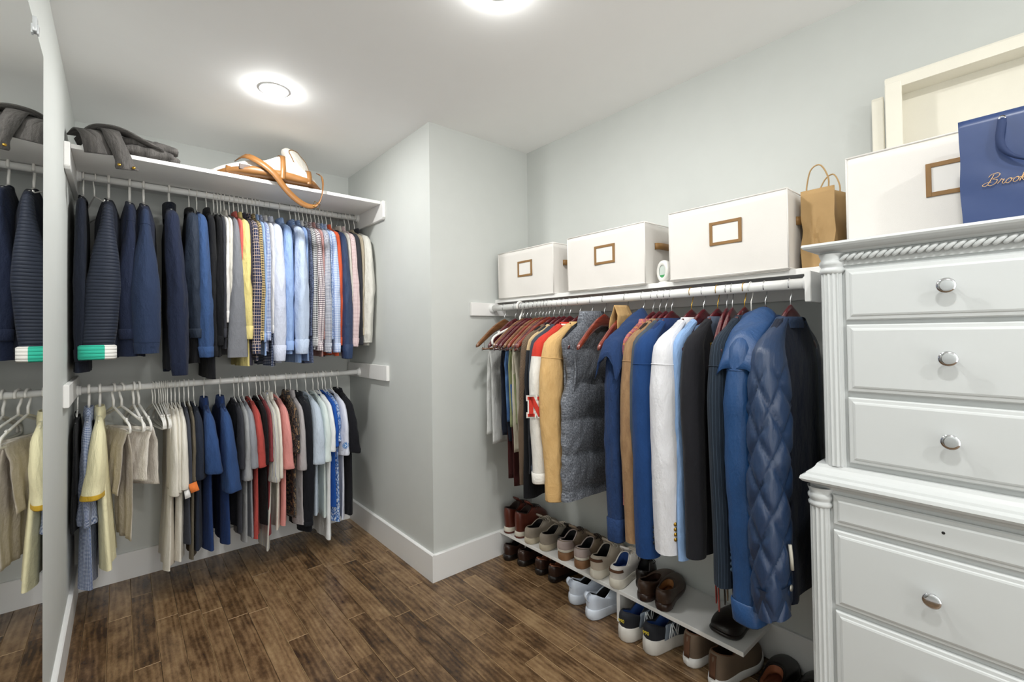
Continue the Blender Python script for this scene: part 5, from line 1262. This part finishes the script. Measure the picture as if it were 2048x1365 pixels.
def shoe(name, label, loc, rz, mu, msole, L=0.262, W=0.094, top=(0.082, 0.066, 0.090), sole=(0.030, 0.022), mline=None, mlace=None, mheel=None, mout=None, open_=(0.04, 0.50), ow=0.027,
         laces=4, tongue=True, tab=None, loop=None, elastic=None, stripe=None, group='shoes by the right wall', flip=1, toe=0.0, vamp=0.55, cat='shoe', patches=None):
    t = thing(name, label, cat, loc, rz, group); t.scale = (1.06, 1.06, 1.13)
    F = shoe_outline(L, W); n = len(F); a = 2 * PI * np.arange(n) / n; s = F[:, 0] / L
    spring = 0.014 * np.clip((s - 0.72) / 0.28, 0, 1) ** 2
    zs = np.interp(s, [0, .4, .7, 1], [sole[0], (sole[0] + sole[1]) / 2, sole[1], sole[1]]) + spring
    def sc(k): c = np.array([L * 0.5, 0]); return c + (F - c) * np.array([1 + (k - 1) * 0.6, k])
    def ring(xy, z): return np.stack([xy[:, 0], xy[:, 1] * flip, z], 1)
    P = [ring(sc(0.80), spring + 0.0015), ring(sc(0.97), spring), ring(sc(1.03), spring + 0.005), ring(sc(1.05), spring * 0.5 + zs * 0.55), ring(sc(1.03), zs - 0.002), ring(sc(0.98), zs + 0.001), ring(sc(0.8), zs + 0.001)]
    v, f = gridg(np.array(P), True); v = [tuple(p) for p in v]; f = list(f) + [tuple(range(n))[::-1], tuple(range(6 * n, 7 * n))]
    so = mk('sole', v, f, msole, t)
    if mout:
        P = [ring(sc(0.9), spring - 0.0004), ring(sc(1.04), spring + 0.0004), ring(sc(1.055), spring + 0.008), ring(sc(1.04), spring + 0.0095)]
        v, f = gridg(np.array(P), True); mk('outsole', v, f, mout, so)
    # upper
    x0, x1 = open_[0] * L, open_[1] * L; xc, hx = (x0 + x1) / 2, (x1 - x0) / 2
    O = np.stack([xc - hx * np.cos(a), np.sign(np.sin(a)) * np.abs(np.sin(a)) ** 0.8 * ow], 1)
    so_ = 0.5 - 0.5 * np.cos(a)
    zt = np.interp(so_, [0, .12, .5, .85, 1], [top[0], top[0] * 0.97, top[1], top[2] * 0.97, top[2]])
    rows = []; nu = 11
    for i in range(nu):
        u = i / (nu - 1); g = u ** 1.7; h = math.sin(u * PI / 2) ** 0.85
        xy = sc(0.97) * (1 - g) + O * g
        toeb = np.clip((s - 0.6) / 0.4, 0, 1)
        zz = zs * 0.98 + (zt - zs) * (h * (1 - toeb * (1 - vamp)) + toeb * (1 - vamp) * u)
        bul = 0.006 * math.sin(PI * u) ; xy = xy + (F - np.array([L * .5, 0])) * bul / (W * 0.5) * 0.35
        rows.append(ring(xy, zz))
    rows.append(ring(O * [1, 0.9] + [0, 0], zt - 0.002))
    v, f = gridg(np.array(rows), True); up = mk('upper', v, f, mu, t, True, [(p[0] + p[1] * .3, p[2]) for p in v])
    ml = mline or M_BLACK
    P = [ring(O * [1, 0.92], zt - 0.003), ring((O - [xc, 0]) * [0.93, 0.82] + [xc, 0], zt - 0.02), ring((O - [xc, 0]) * [0.93, 0.82] + [xc, 0], np.maximum(zs + 0.004, zt * 0.45))]
    v, f = gridg(np.array(P), True, flip=True); v = [tuple(p) for p in v]; f = list(f) + [tuple(range(2 * n, 3 * n))]
    mk('lining', v, f, ml, t)
    b_ = MB(); b_.tube([tuple(p) for p in ring(O * [1, 0.96], zt - 0.001)], 0.0028, 6, True); b_.build('collar_edge', mheel or mu, up)
    def vp(x):       # height of the vamp ridge at x
        us = np.linspace(0, 1, 30); X = (L * 0.99) * (1 - us ** 1.7) + (xc + hx) * us ** 1.7; z0_, z1_ = zs[n // 2], zt[n // 2]
        Z = z0_ + (z1_ - z0_) * (np.sin(us * PI / 2) ** .85 * vamp + (1 - vamp) * us)
        return float(np.interp(-x, -X, Z))
    if tongue:
        m_ = MB(); m_.add(*ribbong([(x1 + 0.02, 0, vp(x1 + 0.02) + 0.002), (x1, 0, top[2] + 0.004), (x1 - 0.018, 0, top[2] + 0.016), (x1 - 0.026, 0, top[2] + 0.026)], (0, 1, 0), [0.03, 0.036, 0.042, 0.04], 0.006)); m_.build('tongue', mu, t)
    if laces:
        m_ = MB()
        for q in range(laces):
            x = x1 + 0.006 + q * 0.0145; z = vp(x) + 0.004; yy = 0.024
            m_.tube([(x - 0.003, -yy, z - 0.008), (x, -yy * .5, z + 0.001), (x + 0.001, 0, z + 0.003), (x, yy * .5, z + 0.001), (x - 0.003, yy, z - 0.008)], 0.0022, 5)
        for sg in (-1, 1):
            m_.tube(spline([(x1, 0, top[2] + 0.006), (x1 + 0.004, sg * 0.02, top[2] + 0.010), (x1 + 0.018, sg * 0.036, top[2] - 0.006), (x1 + 0.012, sg * 0.03, top[2] - 0.016), (x1 + 0.004, sg * 0.008, top[2] + 0.004)], 16), 0.0018, 5)
        m_.build('laces', mlace or mu, t)
    if mheel and tab:
        # heel counter patch following the back of the shoe
        rows2 = []
        for u in np.linspace(0.06, tab, 6):
            g = u ** 1.7; h = math.sin(u * PI / 2) ** .85; xy = sc(0.97) * (1 - g) + O * g; zz = zs + (zt - zs) * h; r = ring(xy, zz)
            idx = list(range(-7, 8)); rows2.append([r[j % n] + np.array([-0.003, 0.0015 * np.sign(r[j % n][1]), 0]) for j in idx])
        v, f = gridg(np.array(rows2)); o = mk('heel_counter', v, f, mheel, up, True); o.modifiers.new('thickness', 'SOLIDIFY').thickness = 0.002
    for (pm, u0_, u1_, jn) in (patches or []):
        rows2 = []
        for u in np.linspace(u0_, u1_, 5):
            g = u ** 1.7; h = math.sin(u * PI / 2) ** .85; xy = sc(0.97) * (1 - g) + O * g; zz = zs + (zt - zs) * h
            xy = xy + (F - np.array([L * .5, 0])) * 0.006 * math.sin(PI * u) / (W * 0.5) * 0.35
            r = ring(xy, zz); rows2.append([r[j % n] + np.array([-0.0028, 0.0022 * np.sign(r[j % n][1]), 0]) for j in range(-jn, jn + 1)])
        v, f = gridg(np.array(rows2)); o = mk('heel_patch', v, f, pm, up, True); o.modifiers.new('thickness', 'SOLIDIFY').thickness = 0.002
    if loop:
        m_ = MB(); m_.add(*ribbong(spline([(0.002, 0, top[0] - 0.03), (-0.012, 0, top[0] - 0.012), (-0.014, 0, top[0] + 0.004), (-0.002, 0, top[0] + 0.012), (x0 + 0.006, 0, top[0] - 0.002)], 12), (0, 1, 0), 0.016, 0.0025)); m_.build('pull_tab', loop, t)
    if elastic:
        for sg in (-1, 1):
            P = [[(L * (0.36 + 0.13 * q), sg * (W * 0.40 - 0.012 * p_), sole[0] + 0.006 + (top[1] - sole[0]) * 0.85 * p_) for q in np.linspace(0, 1, 4)] for p_ in np.linspace(0, 1, 5)]
            v, f = gridg(np.array(P)); o = mk('side_gore', v, f, elastic, up, False)
    return t
# ------------------------------------------------------------------ the shoes themselves
lea_r = solid('oxblood leather', '#5e2a1e', 0.35, var=0.2, bump=0.1); lea_d = solid('dark brown suede collar', '#2a1a14', 0.7, var=0.2); sole_w = solid('off-white rubber', '#dcd6c8', 0.7, var=0.05); gum = solid('gum rubber', '#8a6444', 0.6, var=0.08)
sued = solid('grey suede', '#9c9285', 0.9, var=0.18, bump=0.25, bscale=300); sole_g = solid('aged rubber', '#c3b8a2', 0.75, var=0.08); patt = solid('speckled knit', '#8d7c69', 0.85, var=0.35, bump=0.3, bscale=160); pheel = solid('rose grey mesh', '#b7a7a2', 0.85, var=0.15, bump=0.3, bscale=500)
bge = solid('beige nubuck', '#c8bcac', 0.88, var=0.1, bump=0.2, bscale=300); bge2 = solid('pale grey canvas', '#dbd6d0', 0.85, var=0.06, bump=0.2, bscale=400); lblue = solid('blue lining', '#2d4f8e', 0.8); wornb = solid('worn brown leather', '#3f2c20', 0.45, var=0.3, bump=0.15); tanl = solid('tan insole', '#a87444', 0.6, var=0.1)
blk = solid('black leather', '#17110e', 0.35, bump=0.1); dkb = solid('dark brown leather', '#33211a', 0.3, var=0.25); copp = solid('copper leather lining', '#a4674a', 0.5, var=0.1); bluew = solid('pale ice blue mesh', '#ccd5e3', 0.75, var=0.05, bump=0.35, bscale=350); bsole = solid('ice white foam', '#ccd3de', 0.6)
nbn = solid('black and navy suede', '#171a22', 0.8, var=0.15); nbg = solid('steel grey mesh', '#77828f', 0.7, var=0.08, bump=0.3, bscale=400); nbs = solid('off-white foam', '#c9c5be', 0.7, var=0.06); taup = solid('taupe nubuck', '#6e5d4d', 0.85, var=0.1); brel = solid('brown elastic', '#5a3a26', 0.8); whs = solid('clean white rubber', '#e4e3e1', 0.55); skinp = solid('rose leather strap', '#b0695c', 0.5)
b = BZ
G = 'shoes on the low bench'; GF = 'shoes on the floor under the bench'
shoe('boot', 'left oxblood leather boot at the corner end of the bench', (1.690, 2.062, b), 0.10, lea_r, sole_w, top=(0.128, 0.112, 0.135), sole=(0.03, 0.022), mline=lea_d, mheel=lea_d, mout=lea_r, laces=5, mlace=blk, open_=(0.03, 0.44), W=0.086, group=G, L=0.245)
shoe('boot', 'right oxblood leather boot at the corner end of the bench', (1.696, 1.975, b), 0.06, lea_r, sole_w, top=(0.128, 0.112, 0.135), sole=(0.03, 0.022), mline=lea_d, mheel=lea_d, mout=lea_r, laces=5, mlace=blk, open_=(0.03, 0.44), W=0.086, group=G, L=0.245, flip=-1)
shoe('sneaker', 'left grey suede sneaker with a pale rubber sole', (1.688, 1.880, b), 0.10, sued, sole_g, top=(0.076, 0.066, 0.088), sole=(0.028, 0.022), laces=4, group=G, L=0.252, mlace=bge)
shoe('sneaker', 'right grey suede sneaker with a pale rubber sole', (1.694, 1.770, b), 0.06, sued, sole_g, top=(0.076, 0.066, 0.088), sole=(0.028, 0.022), laces=4, group=G, L=0.252, flip=-1, mlace=bge)
shoe('sneaker', 'left brown knit sneaker with rose heel and gum sole', (1.694, 1.630, b), 0.14, patt, gum, top=(0.088, 0.074, 0.100), sole=(0.036, 0.026), mheel=pheel, patches=[(pheel, 0.05, 0.8, 8), (sole_w, 0.02, 0.14, 9)], laces=4, mlace=dkb, group=G, L=0.248)
shoe('sneaker', 'right brown knit sneaker with rose heel and gum sole', (1.694, 1.520, b), 0.10, patt, gum, top=(0.088, 0.074, 0.100), sole=(0.036, 0.026), mheel=pheel, patches=[(pheel, 0.05, 0.8, 8), (sole_w, 0.02, 0.14, 9)], laces=4, mlace=dkb, group=G, L=0.248, flip=-1)
shoe('sneaker', 'left beige nubuck sneaker with a thick white sole', (1.680, 1.408, b), 0.12, bge, sole_w, top=(0.092, 0.074, 0.106), sole=(0.036, 0.028), mheel=None, laces=4, mlace=bge2, group=G, L=0.262, W=0.098, patches=[(brel, 0.42, 0.62, 5)])
shoe('sneaker', 'right pale grey sneaker with blue lining and loose laces', (1.682, 1.292, b), 0.22, bge2, sole_w, top=(0.086, 0.070, 0.100), sole=(0.036, 0.028), mline=lblue, laces=5, mlace=bge, group=G, L=0.272, W=0.10, flip=-1, patches=[(brel, 0.36, 0.56, 5)])
shoe('loafer', 'left worn brown loafer on the bench', (1.690, 1.158, b), 0.02, wornb, dkb, top=(0.074, 0.056, 0.060), sole=(0.028, 0.014), mline=dkb, laces=0, tongue=False, group=G, L=0.255, open_=(0.04, 0.55), ow=0.028)
shoe('loafer', 'right worn brown loafer with a tan insole on the bench', (1.690, 1.060, b), 0.30, wornb, dkb, top=(0.074, 0.056, 0.060), sole=(0.028, 0.014), mline=tanl, laces=0, tongue=False, group=G, L=0.26, open_=(0.04, 0.55), ow=0.028, flip=-1)
t = shoe('slipper', 'dark leather slipper with rose lining at the dresser end of the bench', (1.935, 0.805, b), PI - 0.12, blk, blk, top=(0.035, 0.04, 0.064), sole=(0.018, 0.014), mline=skinp, laces=0, tongue=False, group=G, L=0.225, open_=(0.04, 0.5), ow=0.032, W=0.105, vamp=0.8)
# pair of black shoes standing farther back on the bench under the tweed coat, and one under the suede blazer
shoe('dress_shoe', 'black dress shoe behind the grey suede sneakers', (1.755, 1.695, b), 0.15, blk, blk, top=(0.07, 0.055, 0.085), sole=(0.026, 0.014), laces=3, group=G, L=0.185, W=0.08)
shoe('dress_shoe', 'black dress shoe behind the beige sneaker', (1.77, 1.215, b), 0.3, blk, blk, top=(0.07, 0.055, 0.085), sole=(0.026, 0.014), laces=3, group=G, L=0.165, W=0.074)
# on the floor
shoe('dress_shoe', 'left dark brown dress shoe on the floor at the corner', (1.672, 2.050, 0), 0.08, dkb, blk, top=(0.078, 0.056, 0.076), sole=(0.03, 0.012), laces=3, group=GF, L=0.265, W=0.088)
shoe('dress_shoe', 'right dark brown dress shoe on the floor at the corner', (1.690, 1.948, 0), 0.06, dkb, blk, top=(0.078, 0.056, 0.076), sole=(0.03, 0.012), laces=3, group=GF, L=0.25, W=0.088, flip=-1)
shoe('dress_shoe', 'left brown dress shoe with copper lining under the bench', (1.70, 1.815, 0), 0.05, dkb, blk, top=(0.076, 0.054, 0.074), sole=(0.028, 0.012), mline=copp, mheel=copp, laces=2, group=GF, L=0.24, W=0.086)
shoe('dress_shoe', 'right brown dress shoe with copper lining under the bench', (1.70, 1.715, 0), 0.05, dkb, blk, top=(0.076, 0.054, 0.074), sole=(0.028, 0.012), mline=copp, mheel=copp, laces=2, group=GF, L=0.24, W=0.086, flip=-1)
t = shoe('running_shoe', 'left ice blue running shoe with heel loop on the floor', (1.640, 1.520, 0), -0.22, bluew, bsole, top=(0.098, 0.068, 0.092), sole=(0.040, 0.030), loop=bluew, laces=4, group=GF, L=0.28, W=0.098)
t = shoe('running_shoe', 'right ice blue running shoe with heel loop beside the bench support', (1.610, 1.385, 0), -0.10, bluew, bsole, top=(0.098, 0.068, 0.092), sole=(0.040, 0.030), loop=bluew, laces=4, group=GF, L=0.28, W=0.098, flip=-1)
pair = []
pair.append(shoe('trainer', 'left black and grey trainer with a thick off-white sole', (1.602, 1.196, 0), -0.14, nbn, nbs, top=(0.106, 0.08, 0.112), sole=(0.052, 0.036), mline=lblue, laces=5, mlace=solid('white lace', '#d9d9d6', 0.8), group=GF, L=0.285, W=0.104))
pair.append(shoe('trainer', 'right black and grey trainer showing a silver letter N', (1.612, 1.084, 0), -0.16, nbn, nbs, top=(0.106, 0.08, 0.112), sole=(0.052, 0.036), mline=lblue, laces=5, mlace=solid('white lace', '#d9d9d6', 0.8), group=GF, L=0.29, W=0.104, flip=-1))
refl = solid('silver reflective trim', '#e8ecf0', 0.35); yel = solid('yellow print', '#d8c23c', 0.5)
for t in pair:
    up = [c for c in t.children if c.name.startswith('upper')][0]
    # grey mesh mid panel and the N, on the camera side
    P = [[(x_, -(0.0400 + 0.06 * max(0, x_ - 0.12) - 0.0065 * p_), 0.046 + 0.046 * p_) for x_ in np.linspace(0.060 + 0.015 * p_, 0.172 - 0.02 * p_, 8)] for p_ in np.linspace(0, 1, 5)]
    v, f = gridg(np.array(P)); o = mk('side_panel', v, f, nbg, up); o.modifiers.new('thickness', 'SOLIDIFY').thickness = 0.003
    m_ = MB()
    for s0, s1 in (((0.118, 0.0), (0.137, 1.0)), ((0.137, 1.0), (0.148, 0.0)), ((0.130, 0.0), (0.144, 0.85)), ((0.144, 1.0), (0.165, 0.0)), ((0.160, 0.2), (0.172, 1.0)), ((0.165, 0.0), (0.184, 1.0))):
        m_.tube([(s0[0] - 0.038, -(0.0435 - 0.0065 * s0[1]), 0.049 + 0.043 * s0[1]), (s1[0] - 0.038, -(0.0435 - 0.0065 * s1[1]), 0.049 + 0.043 * s1[1])], 0.0019, 6)
    m_.build('letter', refl, up)
    fc = bpy.data.curves.new('heel_number', 'FONT'); fc.body = '990'; fc.size = 0.017; fc.align_x = 'CENTER'; fc.extrude = 0.0006
    fo = bpy.data.objects.new('tmp', fc); C.objects.link(fo); dg = bpy.context.evaluated_depsgraph_get(); me = bpy.data.meshes.new_from_object(fo.evaluated_get(dg)); bpy.data.objects.remove(fo)
    me.materials.clear(); me.materials.append(yel); o = link('heel_number', me, up, (-0.0135, -0.012, 0.079)); o.rotation_euler = (PI / 2, 0, -PI / 2 + 0.35)
for lb, lc, rz_, fl in (('left taupe slip-on boot with a white sole', (1.668, 0.938, 0), -0.10, 1), ('right taupe slip-on boot with a white sole, nearest the camera', (1.634, 0.820, 0), -0.10, -1)):
    t = shoe('slip_on_boot', lb, lc, rz_, taup, whs, top=(0.112, 0.094, 0.104), sole=(0.032, 0.024), mline=dkb, laces=0, tongue=False, mheel=brel, tab=None, group=GF, L=0.285, W=0.1, open_=(0.05, 0.45), ow=0.031, flip=fl)
    P = [[(-0.0035 + 0.011 * u ** 1.6, y_, 0.036 + 0.07 * u) for y_ in np.linspace(-0.011, 0.011, 4)] for u in np.linspace(0, 1, 6)]
    v, f = gridg(np.array(P)); o = mk('heel_strip', v, f, brel, t); o.modifiers.new('thickness', 'SOLIDIFY').thickness = 0.003
shoe('slipper', 'left dark slipper with copper insole on the floor beside the dresser', (1.70, 0.675, 0), 0.0, blk, blk, top=(0.042, 0.04, 0.058), sole=(0.02, 0.014), mline=copp, laces=0, tongue=False, group=GF, L=0.255, open_=(0.04, 0.52), ow=0.033, vamp=0.8)
shoe('slipper', 'right dark slipper with copper insole on the floor beside the dresser', (1.70, 0.562, 0), 0.0, blk, blk, top=(0.042, 0.04, 0.058), sole=(0.02, 0.014), mline=copp, laces=0, tongue=False, group=GF, L=0.255, open_=(0.04, 0.52), ow=0.033, vamp=0.8, flip=-1)

# ------------------------------------------------------------------ on the upper shelf: a folded dark jacket
M_DENIM = cloth('dark grey waxed denim', '#3f3d3c', 'denim', '#716d6a', wr=0.9, rough=0.7)
t = thing('folded_jacket', 'folded dark grey denim jacket with a snapped tab hanging over the shelf edge', 'jacket', (0.02, 2.80, SHZ))
def roll(name, x0, x1, yc, zc, ry, rz_, seed, bend=0.0, n=34, seg=26, wr=0.14):
    rs = random.Random(seed); f1 = wob(rs, 5); f2 = wob(rs, 5); P = []; k = np.arange(seg) * 2 * PI / seg
    for i in range(n):
        s = i / (n - 1); e = max(0.05, math.sin(PI * (0.02 + 0.96 * s))) ** 0.32
        q = 1 + wr * f1(k * 1.0, 9 * s + 0 * k) + wr * 0.6 * f2(3 * k, 21 * s + 0 * k)
        P.append(np.stack([np.full(seg, x0 + (x1 - x0) * s) + 0.006 * f2(k, s * 5 + 0 * k), yc + bend * math.sin(PI * s) + ry * e * np.cos(k) * q, np.maximum(0.0015, zc * (1 - 0.25 * s * 0) + rz_ * e * np.sin(k) * q)], 1))
    v, f = gridg(np.array(P), True); f = list(f) + [tuple(range(seg)), tuple(range((n - 1) * seg, n * seg))[::-1]]
    return fixn(mk(name, v, f, M_DENIM, t, True, [(p[0], p[1] + p[2]) for p in v]))
roll('folded_body', -0.11, 0.205, 0.02, 0.036, 0.10, 0.036, 1)
roll('folded_body', -0.06, 0.198, 0.00, 0.078, 0.08, 0.026, 2, wr=0.2)
roll('folded_sleeve', -0.04, 0.192, -0.060, 0.070, 0.026, 0.024, 3, wr=0.2)
roll('folded_sleeve', -0.02, 0.175, -0.085, 0.030, 0.022, 0.024, 6, wr=0.2)
def flap(name, ctrl, across, wd, th=0.006, n=26):
    m_ = MB(); m_.add(*ribbong(spline(ctrl, n), across, wd, th)); o = m_.build(name, M_DENIM, t); return o
flap('collar', [(-0.150, 0.0, 0.075), (-0.125, -0.07, 0.085), (-0.105, -0.118, 0.055), (-0.095, -0.128, 0.015), (-0.088, -0.130, -0.03)], (1, 0.1, 0.12), 0.10, 0.007)
flap('collar', [(-0.170, 0.02, 0.045), (-0.12, -0.02, 0.105), (-0.06, -0.06, 0.112), (0.0, -0.085, 0.098), (0.07, -0.095, 0.065), (0.14, -0.09, 0.04)], (0.2, 1, -0.3), 0.055, 0.007)
tb = flap('tab', [(-0.07, -0.03, 0.112), (-0.055, -0.095, 0.095), (-0.04, -0.128, 0.045), (-0.015, -0.135, -0.02), (0.0, -0.1365, -0.07), (0.004, -0.137, -0.082)], (1, 0.08, 0.1), [0.062] * 18 + [0.066, 0.072, 0.078, 0.08, 0.08, 0.08, 0.08, 0.078], 0.007)
for (dx, dz) in ((-0.024, -0.066), (0.026, -0.070)):
    v, f = latheg([(0, -0.004), (0.0058, -0.0035), (0.0068, -0.001), (0.006, 0.001)], 14, 'y', (dx, -0.1405, dz)); mk('snap', v, f, M_BRASS, tb)

# ------------------------------------------------------------------ canvas and leather travel bag
M_CV = cloth('natural canvas', '#e4dfd6', wr=0.6, rough=0.9)
t = thing('travel_bag', 'white canvas travel bag with tan leather base and a strap hanging off the shelf', 'bag', (0.62, 2.80, SHZ))
def loft(name, stations, mat, seed, seg=30, wr=0.05, parent=t, flat=0.0015):
    """stations: (x, y, z, ry, rz)"""
    rs = random.Random(seed); f1 = wob(rs, 5); k = np.arange(seg) * 2 * PI / seg
    st = np.array(spline(stations, 34)); P = []
    for i, (x, y, z, ry, rz_) in enumerate(st):
        q = 1 + wr * f1(k * 1.5, i * 0.33 + 0 * k)
        sy = np.sign(np.cos(k)) * np.abs(np.cos(k)) ** 0.75; sz = np.sign(np.sin(k)) * np.abs(np.sin(k)) ** 0.75
        P.append(np.stack([np.full(seg, x), y + max(0.002, ry) * sy * q, np.maximum(flat, z + max(0.002, rz_) * sz * q)], 1))
    v, f = gridg(np.array(P), True); f = list(f) + [tuple(range(seg)), tuple(range(33 * seg, 34 * seg))[::-1]]
    return fixn(mk(name, v, f, mat, parent, True, [(p[0], p[1] + p[2]) for p in v]))
loft('leather_base', [(-0.265, 0.0, 0.008, 0.01, 0.008), (-0.20, 0.0, 0.022, 0.085, 0.022), (-0.08, 0, 0.036, 0.125, 0.036), (0.08, 0, 0.036, 0.13, 0.036), (0.20, 0, 0.028, 0.12, 0.028), (0.265, 0, 0.012, 0.07, 0.012)], M_LEA2, 4, wr=0.03)
loft('canvas_body', [(-0.27, 0.012, 0.018, 0.02, 0.014), (-0.2, 0.014, 0.042, 0.075, 0.026), (-0.1, 0.016, 0.068, 0.110, 0.036), (-0.02, 0.016, 0.080, 0.118, 0.048), (0.06, 0.016, 0.098, 0.122, 0.066), (0.13, 0.016, 0.084, 0.118, 0.060), (0.21, 0.014, 0.052, 0.10, 0.040), (0.262, 0.01, 0.026, 0.055, 0.018)], M_CV, 5, wr=0.10)
# upright end pocket, soft and rounded, standing at the right end
rs = random.Random(9); f1 = wob(rs, 5); P = []; k = np.arange(32) * 2 * PI / 32
for (dx, sc_) in ((-0.034, 0.66), (-0.030, 0.86), (-0.014, 0.98), (0.008, 1.0), (0.026, 0.92), (0.032, 0.7)):
    rr_ = sc_ * (1 + 0.05 * f1(k, dx * 60 + 0 * k))
    u_ = 0.086 * np.sign(np.cos(k)) * np.abs(np.cos(k)) ** 0.7 * rr_ * (0.80 + 0.20 * np.sin(k)); zz = 0.122 + 0.116 * np.sign(np.sin(k)) * np.abs(np.sin(k)) ** 0.8 * rr_
    xx = 0.175 + 0.80 * u_ + 0.6 * dx - 0.10 * (zz / 0.23 - 0.5) + 0.008 * f1(k * 2, zz * 9); yy = -0.005 + 0.60 * u_ * 1 - 0.8 * dx + 0.03 * (zz / 0.23)
    P.append(np.stack([xx, yy, np.maximum(0.004, zz)], 1))
v, f = gridg(np.array(P), True); f = list(f) + [tuple(range(32)), tuple(range(5 * 32, 6 * 32))[::-1]]
fl = fixn(mk('end_pocket', v, f, M_CV, t, True, [(p[1], p[2]) for p in v]))
tube('piping', [tuple(p) for p in P[4]], 0.0028, M_LEA, fl, 6, True)
def strap(name, ctrl, across, wd, parent=t, n=30, mat=M_LEA2, th=0.004):
    m_ = MB(); m_.add(*ribbong(spline(ctrl, n), across, wd, th)); return m_.build(name, mat, parent)
strap('leather_band', [(0.045, -0.136, 0.010), (0.050, -0.126, 0.08), (0.055, -0.09, 0.150), (0.058, 0.01, 0.168), (0.06, 0.1, 0.14)], (1, 0, 0.1), 0.026)
strap('leather_band', [(0.185, -0.126, 0.012), (0.19, -0.112, 0.06), (0.195, -0.07, 0.104), (0.2, 0.02, 0.112)], (1, 0, 0.1), 0.024)
strap('leather_band', [(-0.200, -0.082, 0.015), (-0.195, -0.06, 0.05), (-0.19, 0.0, 0.066), (-0.185, 0.05, 0.06)], (1, 0, 0.1), 0.022)
sh = strap('shoulder_strap', [(-0.150, -0.02, 0.105), (-0.120, -0.085, 0.112), (-0.065, -0.128, 0.080), (0.0, -0.142, 0.03), (0.05, -0.137, -0.03), (0.10, -0.140, -0.080), (0.155, -0.142, -0.112), (0.205, -0.142, -0.112), (0.238, -0.140, -0.075), (0.256, -0.132, 0.0), (0.262, -0.10, 0.075), (0.255, -0.05, 0.105)],
           [(0.5, 0.5, 0.6), (0.55, 0.2, 0.7), (0.6, 0.1, 0.7), (0.6, 0.05, 0.7), (0.6, 0.1, 0.65), (0.5, 0.2, 0.75), (0.2, 0.5, 0.8), (-0.1, 0.8, 0.6), (-0.5, 0.75, 0.3), (-0.75, 0.6, 0.1), (-0.85, 0.5, 0.1), (-0.9, 0.4, 0.1)] and np.array([(lambda q: (0.6 - 1.5 * max(0, q - 0.45), 0.1 + 0.7 * max(0, q - 0.4), 0.7 - 0.8 * max(0, q - 0.5)))(i / 29) for i in range(30)]), 0.034)
m_ = MB(); m_.tube([(0.205, -0.150, -0.085), (0.235, -0.150, -0.10), (0.225, -0.15, -0.125), (0.195, -0.15, -0.11)], 0.0022, 6, True); m_.build('buckle', M_BRASS, sh)
pk = box('leather_tag', (-0.155, -0.112, 0.030), (-0.105, -0.105, 0.058), solid('dark leather', '#3b2417', 0.5), t, 0.002)
